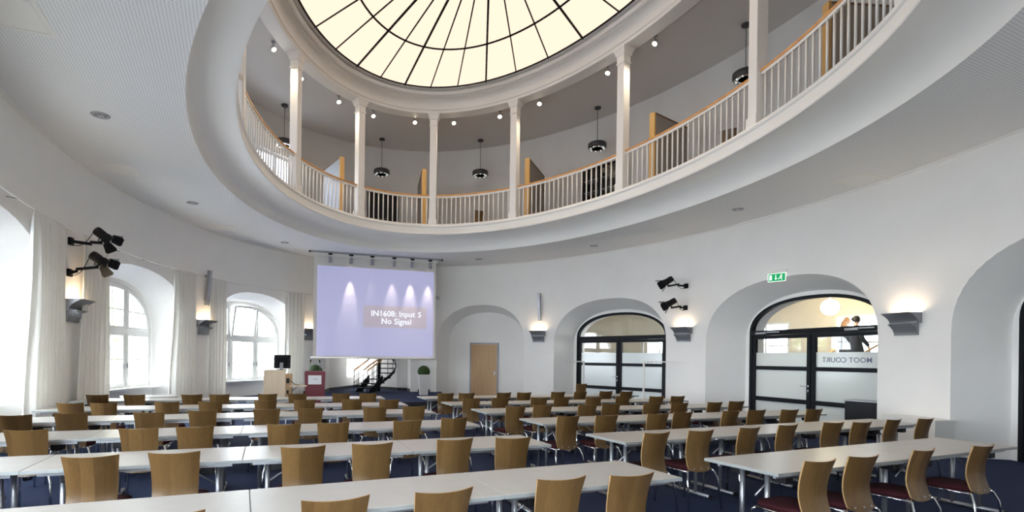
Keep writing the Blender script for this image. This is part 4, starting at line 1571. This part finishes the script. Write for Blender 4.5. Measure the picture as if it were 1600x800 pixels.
TS = [(513, 'first'), (544, 'second'), (576, 'third'), (610, 'fourth'), (639, 'fifth'), (668, 'sixth')]
AIMS = [(0, 0), (543, 1.0), (575, 0.12), (607, 0.6), (637, 1.0), (666, 0.8)]
for (px, nm), (ax_, pw) in zip(TS, AIMS):
    u = (px - 585) * sx_ * 0.985
    wp = Vector((tm.x, tm.y)) + Vector((dv.x, dv.y)).normalized() * u
    root = empty('track_spotlight', (wp.x, wp.y, HCEIL - 0.055), SY, nm + ' of six track spotlights above the screen, counted from left', 'spotlight', 'track spotlights above the screen')
    MB().box((0, 0, -0.03), (0.14, 0.05, 0.06)).build('adapter', BLACK, root)
    MB().tube([(0, 0, -0.05), (0, 0, -0.16)], 0.013, 8).build('stem', SILVER, root)
    T = Matrix.Translation((0, 0.02, -0.22)) @ Matrix.Rotation(R(22), 4, 'X')
    MB().lathe([(0.03, 0.10), (0.06, 0.095), (0.065, 0.06), (0.065, -0.11), (0.055, -0.11), (0.05, -0.06), (0.02, -0.05)], 18, T).build('lamp_head', SILVER, root)
    MB().lathe([(0.001, -0.095), (0.05, -0.095), (0.05, -0.085), (0.001, -0.08)], 14, T).build('bulb', emit('track_bulb', (1, .8, .5), 1.2) if pw else BLACK, root)
    if pw:
        ux = (ax_ - 585) * sx_ * 0.985 - u
        l_ = lamp('track_light', 'SPOT', (0, 0.06, -0.35), 75 * pw, (1, 0.86, 0.68), root, spot_size=R(27), spot_blend=0.85, shadow_soft_size=0.02)
        v = Vector((ux * 0.6, 0.165, -1.1))
        l_.rotation_euler = v.to_track_quat('-Z', 'Y').to_euler()

# ------------------------------------------------------------------ things on and before the stage
def topiary(px, d, label):
    X = at_d(px, 590, d).x
    root = empty('potted_boxwood', (X, d, HST), R(16), label, 'potted plant', 'ball-clipped boxwoods in tall pots')
    ht = 0.76
    rows = []
    for z, h in ((0, 0.135), (ht - 0.02, 0.20), (ht, 0.20), (ht, 0.185), (ht - 0.05, 0.18)):
        rows.append([(-h, -h, z), (h, -h, z), (h, h, z), (-h, h, z)])
    mb = MB(); mb.grid(rows, False, True); mb.add(rows[0], [(0, 1, 2, 3)]); mb.add(rows[-1], [(0, 1, 2, 3)])
    mb.build('pot', STONE, root)
    cr = MB()
    rows = []
    for i in range(15):
        v = PI * i / 14
        rows.append([((0.22 + random.uniform(-0.012, 0.012)) * math.sin(v) * math.cos(2 * PI * k / 28), (0.22 + random.uniform(-0.012, 0.012)) * math.sin(v) * math.sin(2 * PI * k / 28), ht + 0.10 + (0.22 + random.uniform(-0.012, 0.012)) * math.cos(v)) for k in range(28)])
    cr.grid(rows, False, True)
    for i in range(900):
        a, b = random.uniform(0, 2 * PI), math.acos(random.uniform(-0.4, 1))
        n_ = Vector((math.sin(b) * math.cos(a), math.sin(b) * math.sin(a), math.cos(b)))
        c = n_ * 0.222 + Vector((0, 0, ht + 0.10)); e = n_.orthogonal().normalized()
        e = Matrix.Rotation(random.uniform(0, 6), 3, n_) @ e; f_ = n_.cross(e)
        cr.add([c - e * 0.012, c - f_ * 0.007, c + e * 0.012 + n_ * 0.014, c + f_ * 0.007], [(0, 1, 2, 3)])
    cr.build('foliage', LEAF, root, recalc=False)
    MB().tube([(0, 0, ht - 0.06), (0, 0, ht + 0.02)], 0.02, 8).build('stem', BARK, root)


topiary(662, 19.6, 'ball boxwood in tall pale pot on stage right of the screen')
topiary(493, 18.0, 'ball boxwood in tall pot behind the red lectern')

ROWYAW = R(17.0)
X = at_d(492, 600, 14.35).x
lec = empty('lectern', (X, 14.35, 0), R(16), 'red tapered lectern with white paper sign and two microphones', 'lectern')
rows = []
for z, w, dp in ((0.0, 0.235, 0.18), (1.17, 0.27, 0.20), (1.21, 0.27, 0.20)):
    rows.append([(-w, -dp, z), (w, -dp, z), (w, dp, z), (-w, dp, z)])
mb = MB(); mb.grid(rows, False, True); mb.add(rows[0], [(0, 1, 2, 3)]); mb.add(rows[-1], [(0, 1, 2, 3)])
mb.build('body', RED, lec)
MB().box((0, 0.02, 1.22), (0.50, 0.40, 0.02)).build('reading_top', RED, lec)
sg = MB().box((-0.005, -0.202, 1.0), (0.345, 0.012, 0.24)).build('sign', PAPER, lec)
mk = MB(); mk.box((0.0, -0.2095, 1.02), (0.045, 0.003, 0.012)); mk.box((0.045, -0.2095, 1.02), (0.03, 0.003, 0.014)); mk.box((-0.035, -0.2095, 1.02), (0.015, 0.003, 0.008))
mk.build('sign_mark', RED, sg)
for sx in (-1, 1):
    m_ = MB().tube([(sx * 0.13, 0.1, 1.22), (sx * 0.13, 0.1, 1.40), (sx * 0.125, 0.08, 1.48)], 0.007, 6).build('microphone_stem', SILVER, lec)
    MB().tube([(sx * 0.125, 0.085, 1.47), (sx * 0.115, 0.03, 1.52)], [0.014, 0.022], 10).build('microphone', BLACK, m_)

X = at_d(431, 600, 14.0).x
dk = empty('media_desk', (X, 14.0, 0), R(16), 'pale wooden media desk with side shelf left of the red lectern', 'desk')
MB().bbox((-0.02, -0.2, 0.63), (0.54, 0.03, 1.26), 0.004).build('front_panel', MAPLE, dk)
MB().bbox((0.0, 0.02, 1.245), (0.50, 0.42, 0.03), 0.004).build('desk_top', MAPLE, dk)
sidep = MB().bbox((0.33, 0.02, 0.59), (0.16, 0.40, 1.14), 0.006).build('side_cabinet', DOORW, dk)
MB().box((0.31, -0.19, 0.98), (0.075, 0.03, 0.13)).build('socket_box', BLACK, sidep)
MB().box((0.31, -0.19, 0.68), (0.05, 0.03, 0.10)).build('socket_box', BLACK, sidep)
MB().bbox((-0.25, 0.02, 0.59), (0.03, 0.40, 1.18), 0.004).build('side_panel', MAPLE, dk)
MB().bbox((0.58, -0.05, 0.84), (0.42, 0.36, 0.035), 0.005).build('side_shelf', MAPLE, dk)
MB().tube([(0.40, -0.05, 0.70), (0.56, -0.05, 0.82)], 0.014, 6).build('shelf_bracket', ALU, dk)
MB().tube([(0.33, -0.215, 0.99), (0.42, -0.23, 0.95), (0.50, -0.22, 0.88), (0.60, -0.20, 0.865)], 0.008, 6).build('cable', BLACK, dk)
P = at_d(440, 577, 14.0)
mo = empty('monitor', (P.x, 14.04, 1.26), R(14 + 188), 'black computer monitor seen from behind on the media desk', 'monitor')
T = Matrix.Translation((0, 0, 0.02)) @ Matrix.Rotation(R(-8), 4, 'X')
MB().bbox((0, 0, 0.20), (0.42, 0.035, 0.36), 0.008, T).build('case', BLACK, mo)
MB().bbox((0, 0.03, 0.20), (0.26, 0.04, 0.24), 0.012, T).build('back_cover', BLACKM, mo)
MB().bbox((0.02, 0.065, 0.15), (0.09, 0.02, 0.30), 0.006).build('neck', GREYM, mo)
MB().bbox((0.02, 0.04, 0.006), (0.22, 0.16, 0.012), 0.004).build('foot', BLACK, mo)

# winding steel stair in the annexe
SC = Vector((at_d(592, 590, 21.5).x, 21.5))
ss = empty('steel_staircase', (SC.x, SC.y, HST), 0, 'black steel winding staircase with wooden handrails behind the screen', 'staircase')
MB().tube([(0, 0, 0), (0, 0, 3.4)], 0.06, 14).build('post', BLACKM, ss)
rin, rout = 0.06, 0.68
N_T = 13
def sang(i): return R(-112 + 24 * i)
for i in range(N_T):
    a0, a1 = sang(i), sang(i + 1) + R(3)
    z = 0.19 * (i + 1)
    pts = [(rin * math.cos(a0), rin * math.sin(a0)), (rout * math.cos(a0), rout * math.sin(a0)), (rout * math.cos(a1), rout * math.sin(a1)), (rin * math.cos(a1), rin * math.sin(a1))]
    mb = MB(); mb.add([(x, y, z - 0.04) for x, y in pts] + [(x, y, z) for x, y in pts], [(0, 1, 2, 3), (7, 6, 5, 4)] + [(k, (k + 1) % 4, (k + 1) % 4 + 4, k + 4) for k in range(4)])
    mb.build('tread', BLACKM, ss)
    am = (a0 + a1) / 2
    MB().tube([(rout * math.cos(am), rout * math.sin(am), z), (rout * math.cos(am), rout * math.sin(am), z + 0.95)], 0.011, 6).build('baluster', BLACKM, ss)
rows = []
for (r_, dz) in ((rout, -0.08), (rout + 0.02, -0.08), (rout + 0.02, 0.05), (rout, 0.05), (rout, -0.08)):
    rows.append([(r_ * math.cos(sang(i)), r_ * math.sin(sang(i)), max(0.0, 0.19 * (i + 0.5) + dz)) for i in range(N_T + 1)])
MB().grid(rows, False).build('stringer', BLACKM, ss)
MB().tube([((rout + .01) * math.cos(sang(i)), (rout + .01) * math.sin(sang(i)), 0.19 * (i + 0.5) + 0.97) for i in range(-1, N_T + 1)], 0.03, 8).build('handrail', RAILW, ss)
# lower flight running out to the left front
fl = Vector((-0.55, -0.83)).normalized()
for s_, nm in ((-0.36, 'a'), (0.36, 'b')):
    o_ = Vector((-fl.y, fl.x)) * s_
    c_ = Vector((rout * 0.55 * math.cos(sang(0)), rout * 0.55 * math.sin(sang(0))))
    p0 = c_ + o_ + fl * 0.75; p1 = c_ + o_
    MB().tube([(p0.x, p0.y, 0.85), (p1.x, p1.y, 1.25), (p1.x - fl.x * 0.7, p1.y - fl.y * 0.7, 1.85)], 0.03, 8).build('handrail', RAILW, ss)
    for u in (0.0, 0.35, 0.7):
        q = p0.lerp(p1, u)
        MB().tube([(q.x, q.y, 0.0), (q.x, q.y, 0.85 + 0.4 * u)], 0.013, 6).build('baluster', BLACKM, ss)
    for k in range(3):
        MB().tube([(p0.x, p0.y, 0.15 + 0.22 * k), (p1.x, p1.y, 0.55 + 0.22 * k)], 0.010, 6).build('rail_rod', BLACKM, ss)
    d_ = p1 - p0
    M = Matrix.Translation((p0.x, p0.y, 0)) @ Matrix.Rotation(yaw_of(d_), 4, 'Z')
    MB().prism([(0.05, 0), (0.40, 0), (d_.length + 0.1, 0.36), (d_.length + 0.1, 0.66)], -0.02, 0.02, M).build('stringer', BLACKM, ss)
for k in range(3):
    q = Vector((rout * 0.55 * math.cos(sang(0)), rout * 0.55 * math.sin(sang(0)))) + fl * (0.50 - 0.24 * k)
    MB().box((0, 0, 0.16 + 0.17 * k), (0.26, 0.72, 0.035), Matrix.Translation((q.x, q.y, 0)) @ Matrix.Rotation(yaw_of(fl), 4, 'Z')).build('tread', BLACKM, ss)

# coat racks
for px, d, dr, lab in ((912, 17.6, -1, 'white one-armed coat rack left of the farther glass door'), (1006, 16.2, 1, 'white one-armed coat rack right of the farther glass door')):
    X = at_d(px, 564, d).x
    zt = at_d(px, 564, d).z
    root = empty('coat_rack', (X, d, 0), R(-30) if dr > 0 else R(10), lab, 'coat rack', 'white coat racks by the glass door')
    MB().bbox((0, 0, zt / 2), (0.05, 0.05, zt), 0.006).build('post', PAINT, root)
    MB().bbox((dr * 0.36, 0, zt - 0.02), (0.72 if dr > 0 else 0.66, 0.04, 0.035), 0.005).build('arm', PAINT, root)
    MB().bbox((0, 0, 0.02), (0.09, 0.55, 0.04), 0.006).build('foot', PAINT, root)
    MB().bbox((dr * 0.3, 0, 0.02), (0.6, 0.05, 0.04), 0.006).build('foot', PAINT, root)
    for k in range(5):
        MB().tube([(dr * (0.12 + 0.125 * k), -0.02, zt - 0.03), (dr * (0.12 + 0.125 * k), -0.06, zt - 0.05), (dr * (0.12 + 0.125 * k), -0.07, zt - 0.03)], 0.006, 6).build('hook', GREYM, root)

# black box in the near door niche and white box by the right wall
B = BAYS['N3']
P = at_d(1352, 640, 11.6)
root = empty('black_cabinet', (P.x, P.y, 0), B.yaw + R(12), 'black rolling cabinet with chrome top edge in the nearer door niche', 'cabinet')
MB().bbox((0, 0, 0.43), (0.60, 0.50, 0.72), 0.02).build('body', BLACK, root)
MB().box((-0.02, -0.255, 0.43), (0.50, 0.012, 0.62)).build('front', mat('charcoal_panel', (0.016, 0.017, 0.02), 0.5, 0, 0.2), root)
MB().bbox((0, 0, 0.805), (0.63, 0.53, 0.025), 0.008).build('top_edge', ALU, root)
for sx in (-1, 1):
    for sy in (-1, 1): MB().lathe([(0.03, -0.012), (0.035, 0), (0.03, 0.012)], 12, Matrix.Translation((sx * 0.24, sy * 0.19, 0.035)) @ Matrix.Rotation(PI / 2, 4, 'X')).build('castor', BLACK, root)
for sx in (-1, 1):
    for sy in (-1, 1): pass
t = ray_t(1452, WALL, 660)
p, tan, nor = ell_frame(t, WALL)
root = empty('white_box', (p.x - nor.x * 0.26, p.y - nor.y * 0.26, 0), yaw_of(tan), 'low white box cabinet against the right wall below wall lamp', 'cabinet')
MB().bbox((0, 0, 0.315), (1.0, 0.40, 0.63), 0.006).build('body', PAINT, root)
MB().bbox((0, 0, 0.645), (1.03, 0.43, 0.03), 0.006).build('lid', PAINT, root)

# ------------------------------------------------------------------ tables
TOPZ = 0.74


def table(a, b, label, group):
    """a, b: near-edge corners on the plan, left to right"""
    d = b - a
    ln = d.length - 0.006
    yw = yaw_of(d)
    nrm = Vector((-d.y, d.x)).normalized()
    c = (a + b) / 2 + nrm * 0.36
    root = empty('table', (c.x, c.y, 0), yw, label, 'table', group)
    MB().bbox((0, 0, TOPZ - 0.014), (ln, 0.72, 0.028), 0.004).build('tabletop', LAMINATE, root)
    MB().box((0, 0, TOPZ - 0.0145), (ln + 0.003, 0.723, 0.025)).build('edge_band', TEDGE, root)
    for sy in (-1, 1):
        MB().box((0, sy * 0.27, TOPZ - 0.045), (ln - 0.16, 0.03, 0.035)).build('rail', ALU, root)
    for sx in (-1, 1):
        x = sx * (ln / 2 - 0.20)
        for sy in (-1, 1):
            MB().tube([(x, sy * 0.12, 0.04), (x, sy * 0.12, TOPZ - 0.05)], 0.021, 12).build('leg', ALU, root)
        MB().bbox((x, 0, TOPZ - 0.045), (0.045, 0.50, 0.03), 0.006).build('top_bracket', ALU, root)
        ft = MB().tube([(x, -0.33, 0.028), (x, 0.33, 0.028)], 0.023, 10).build('foot', ALU, root)
        for sy in (-1, 1): MB().tube([(x, sy * 0.33, 0.026), (x, sy * 0.355, 0.026)], 0.0245, 10).build('foot_cap', BLACK, ft)
        MB().bbox((x - sx * 0.075, -0.20, TOPZ - 0.085), (0.10, 0.13, 0.09), 0.012).build('fold_hinge', BLACK, root)
        MB().bbox((x - sx * 0.075, 0.20, TOPZ - 0.085), (0.10, 0.13, 0.09), 0.012).build('fold_hinge', BLACK, root)
        MB().tube([(x - sx * 0.01, 0.0, 0.46), (x - sx * 0.36, 0.0, TOPZ - 0.045)], 0.009, 6).build('brace', ALU, root)
    return root


def plan(px, py, z=TOPZ):
    P = at_z(px, py, z)
    return Vector((P.x, P.y))


def fit_line(pts):
    m = sum(pts, Vector((0, 0))) / len(pts)
    sxx = sum((p.x - m.x) ** 2 for p in pts); sxy = sum((p.x - m.x) * (p.y - m.y) for p in pts)
    d = Vector((sxx, sxy)).normalized()
    return m, d


ROWS = {}
ORD = ['nearest', 'second nearest', 'third nearest', 'fourth nearest', 'second farthest', 'farthest']
POS = ['first', 'second', 'third', 'fourth']


def py_of(pts, x):
    (x0, y0), (x1, y1) = pts[0], pts[-1]
    return y0 + (y1 - y0) * (x - x0) / (x1 - x0)


def row(key, side, idx, near_pts, joints, nsplit=None, ext=0.0):
    """near_pts: measured pixels on the near edge; joints: image x of table ends, left to right"""
    pts = [plan(*p) for p in near_pts]
    m, d = fit_line(pts)
    ps = []
    for x in joints:
        k = level(x, py_of(near_pts, x))[0] / F
        # m.x + s d.x = k (m.y + s d.y)
        s = (k * m.y - m.x) / (d.x - k * d.y)
        ps.append(m + d * s)
    if nsplit:
        a, b = ps[0], ps[-1]
        ps = [a.lerp(b, i / nsplit) for i in range(nsplit + 1)]
    ROWS[key] = (m, d, side, idx)
    n = len(ps) - 1
    for i in range(n):
        k = n - 1 - i if side == 'left' else i
        if side == 'left':
            lab = '%s white table from the centre aisle in the %s left row' % (POS[k], ORD[idx])
        else:
            lab = '%s white table from the centre aisle in the %s right row' % (POS[k], ORD[idx])
        table(ps[i], ps[i + 1], lab, 'white folding tables in the %s rows' % side)


row('LA', 'left', 0, [(789, 773.7), (1066, 746)], [-194, 393, 789, 1066])
row('LB', 'left', 1, [(378.5, 719), (646.5, 705), (861.5, 694.5)], [-260, 30, 378.5, 646.5, 861.5])
row('LC', 'left', 2, [(132, 685.5), (376, 677.3), (580, 669.8), (750.8, 664.5)], [-125, 132, 376, 580, 750.8])
row('LD', 'left', 3, [(49, 660.5), (181.5, 657.8), (371, 651.8), (535, 648.3), (681.8, 645.0)], [8, 181.5, 371, 535, 681.8])
row('LE', 'left', 4, [(49.5, 641.8), (371, 637.5), (513, 635), (638, 632.6)], [49.5, 228, 372, 513, 638])
row('LF', 'left', 5, [(106.5, 627.3), (378, 624.6), (602, 622.4)], [106.5, 252, 378, 495, 602])
row('RA', 'right', 0, [(1215.6, 740.5), (1369.7, 723), (1422, 717)], [1215.6, 1447, 1590])
row('RB', 'right', 1, [(977, 691.8), (1132.8, 681.5), (1260.5, 674)], [977, 1132.8, 1260.5, 1362, 1442])
row('RC', 'right', 2, [(848, 663.3), (982, 657.3), (1098, 653), (1292, 647)], [848, 1292], 4)
row('RD', 'right', 3, [(759.8, 645), (1171, 635)], [759.8, 1171], 4)
row('RE', 'right', 4, [(705.8, 632.5), (1076, 626)], [705.8, 1076], 4)
row('RF', 'right', 5, [(664.5, 622.8), (998, 618)], [664.5, 998], 4)
# spare table near the arched window
a = plan(190, 622.0); b = plan(278, 619.5)
table(a, b, 'short white side table behind the farthest left row by the arched window', 'spare table')

# ------------------------------------------------------------------ chairs
def make_chair():
    root = empty('chair', (0, 0, 0))
    # backrest: bent plywood, concave to the sitter, leaning back
    rows_f, rows_b = [], []
    nz, nx = 12, 12
    for i in range(nz + 1):
        u = i / nz
        z = 0.42 + 0.452 * u
        w = 0.158 + 0.012 * u + 0.012 * u ** 4
        yb = -0.172 - (0.075 * ((u - 0.38) / 0.62) ** 1.7 if u > 0.38 else 0.040 * ((0.38 - u) / 0.38) ** 1.6)
        rf, rb = [], []
        for k in range(nx + 1):
            v = -1 + 2 * k / nx
            bow = 0.045 * (1 - v * v) * (0.4 + 0.6 * u)
            zz = z + (0.008 * v * v if i == nz else 0)
            if i == 0: zz += 0.03 * v ** 4
            rf.append((w * v, yb - bow + 0.045 * (0.4 + 0.6 * u), zz))
            rb.append((w * v, yb - bow - 0.012 + 0.045 * (0.4 + 0.6 * u), zz))
        rows_f.append(rf); rows_b.append(rb)
    mb = MB()
    mb.grid(rows_f); mb.grid(rows_b)
    nface = len(mb.f)
    for e_ in (0, -1):
        mb.grid([[r[e_] for r in rows_f], [r[e_] for r in rows_b]])
        mb.grid([rows_f[e_], rows_b[e_]])
    o = mb.build('backrest', BEECH, root)
    o.data.materials.append(PLYEDGE)
    for i, p in enumerate(o.data.polygons):
        if i >= nface: p.material_index = 1
    auto_smooth(o, 40)
    # seat pad
    rows = []
    out = []
    for k in range(32):
        w = 2 * PI * k / 32
        c, s_ = math.cos(w), math.sin(w)
        out.append((0.205 * math.copysign(abs(c) ** 0.45, c), 0.02 + 0.205 * math.copysign(abs(s_) ** 0.45, s_)))
    for (k, z) in ((0.90, 0.435), (1.0, 0.442), (1.0, 0.470), (0.95, 0.482), (0.7, 0.487), (0.02, 0.486)):
        rows.append([(x * k, 0.02 + (y - 0.02) * k, z) for x, y in out])
    mb = MB(); mb.grid(rows, True, True); mb.add(rows[0], [tuple(range(32))])
    mb.build('seat', SEATF, root)
    # chrome frame: side rails and splayed legs
    for sx in (-1, 1):
        MB().tube([(sx * 0.19, -0.19, 0.425), (sx * 0.20, 0.0, 0.428), (sx * 0.20, 0.20, 0.428)], 0.011, 8).build('side_rail', CHROME, root)
        MB().tube([(sx * 0.20, 0.19, 0.428), (sx * 0.203, 0.215, 0.405), (sx * 0.215, 0.235, 0.20), (sx * 0.225, 0.25, 0.005)], 0.0115, 8).build('leg', CHROME, root)
        MB().tube([(sx * 0.165, -0.185, 0.44), (sx * 0.19, -0.205, 0.415), (sx * 0.215, -0.235, 0.34), (sx * 0.235, -0.28, 0.005)], 0.0115, 8).build('leg', CHROME, root)
    MB().tube([(-0.19, -0.17, 0.425), (0.19, -0.17, 0.425)], 0.010, 8).build('cross_bar', CHROME, root)
    for x in (-0.10, 0.0, 0.10):
        yb = -0.190 - 0.018 * (1 - (x / 0.165) ** 2) - 0.012
        MB().tube([(x, yb + 0.006, 0.455), (x, yb - 0.003, 0.455)], 0.007, 8).build('screw', SILVER, root)
    return root


CHAIR = None
NEAR = 2.05


def put_chair(x, y, rz, label, group, z=0):
    global CHAIR
    if CHAIR is None:
        CHAIR = make_chair(); o = CHAIR
    else:
        o = dup(CHAIR)
    o.location = (x, y, z); o.rotation_euler = (0, 0, rz)
    tag(o, label, 'chair', group)
    return o


CH = {
    'LA': [(255, 800), (525, 772), (694, 766), (877, 744), (987, 741)],
    'LB': [(142, 713), (273, 707), (474, 698), (582, 693), (711, 685), (801.5, 684)],
    'LC': [(41, 672), (217, 671), (305, 670), (444, 664.5), (521, 660.5), (637, 657), (710, 653)],
    'LD': [(22, 649.5), (111, 645), (233, 645.5), (316.5, 641.5), (417, 639), (485, 637.5), (586, 636), (647, 635)],
    'LE': [(110, 630), (162, 630.5), (261, 628), (329, 627.5), (415, 625), (476, 624.5), (550, 624), (608, 624.5)],
    'LF': [(152, 617), (210, 617), (300, 618), (343, 616.5), (418, 617), (465, 616), (533, 615), (575, 615.5)],
    'RA': [(1280, 716), (1348, 707.5), (1442, 701), (1535, 696)],
    'RB': [(1026, 676), (1095, 672.5), (1171, 668), (1231, 663), (1302, 660), (1346.5, 659.5), (1396, 655.5), (1446, 654)],
    'RC': [(888, 650), (948, 649), (1028, 646.5), (1067, 644), (1142, 642), (1182.5, 640.5), (1234, 640), (1272.5, 640)],
    'RD': [(806, 635), (848, 633), (918, 632.5), (955, 631), (1019, 630.5), (1062, 630.5), (1117, 629.5), (1151, 627)],
    'RE': [(737, 622), (782, 622), (842.5, 621.5), (878, 621), (927.5, 621), (973.5, 619.5), (1026, 619.5), (1059, 619)],
    'RF': [(696.5, 614.5), (729, 614.5), (787.5, 613.5), (819, 613.5), (872, 612.5), (907, 613), (947, 611), (979, 613)],
}
NUM = ['first', 'second', 'third', 'fourth', 'fifth', 'sixth', 'seventh', 'eighth']
rot_rng = random.Random(11)
for key, lst in CH.items():
    m, d, side, idx = ROWS[key]
    nrm = Vector((-d.y, d.x))
    n = len(lst)
    for i, (px, py) in enumerate(lst):
        k = level(px, py)[0] / F
        s = (k * m.y - m.x) / (d.x - k * d.y)
        edge = m + d * s                        # where the bearing meets the table edge
        D = at_z(px, py, 0.872).y
        pos = Vector((k * D, D))
        off = (pos - m).dot(nrm)                # negative: towards the camera
        off = max(-0.33, min(-0.20, off))
        # slide along the bearing to that offset
        s2 = off / Vector((k, 1)).dot(nrm)
        pos = edge + Vector((k, 1)) * s2
        rz = yaw_of(d) + R(rot_rng.uniform(-4, 4))
        f_ = Vector((-math.sin(rz), math.cos(rz)))
        root_p = pos + f_ * 0.20
        kk = n - 1 - i if side == 'left' else i
        lab = 'beech chair with maroon seat, %s from centre aisle in %s %s row' % (NUM[kk], ORD[idx], side)
        put_chair(root_p.x, root_p.y, rz, lab, 'beech chairs along the %s table rows' % side)
B = BAYS['N2']
P = at_d(905, 600, 16.9)
put_chair(P.x, 16.9, R(8), 'single beech chair standing at the farther glass door beside coat rack', 'single chairs by the walls')
for px, py, rz, lab in ((745, 332, 20, 'small beech chair on the gallery behind the middle railing'), (1141, 208, -40, 'beech chair on the gallery left of the nearest column')):
    P = at_z(px, py, HGAL + 0.87)
    put_chair(P.x, P.y, R(rz), lab, 'beech chairs on the gallery', HGAL)
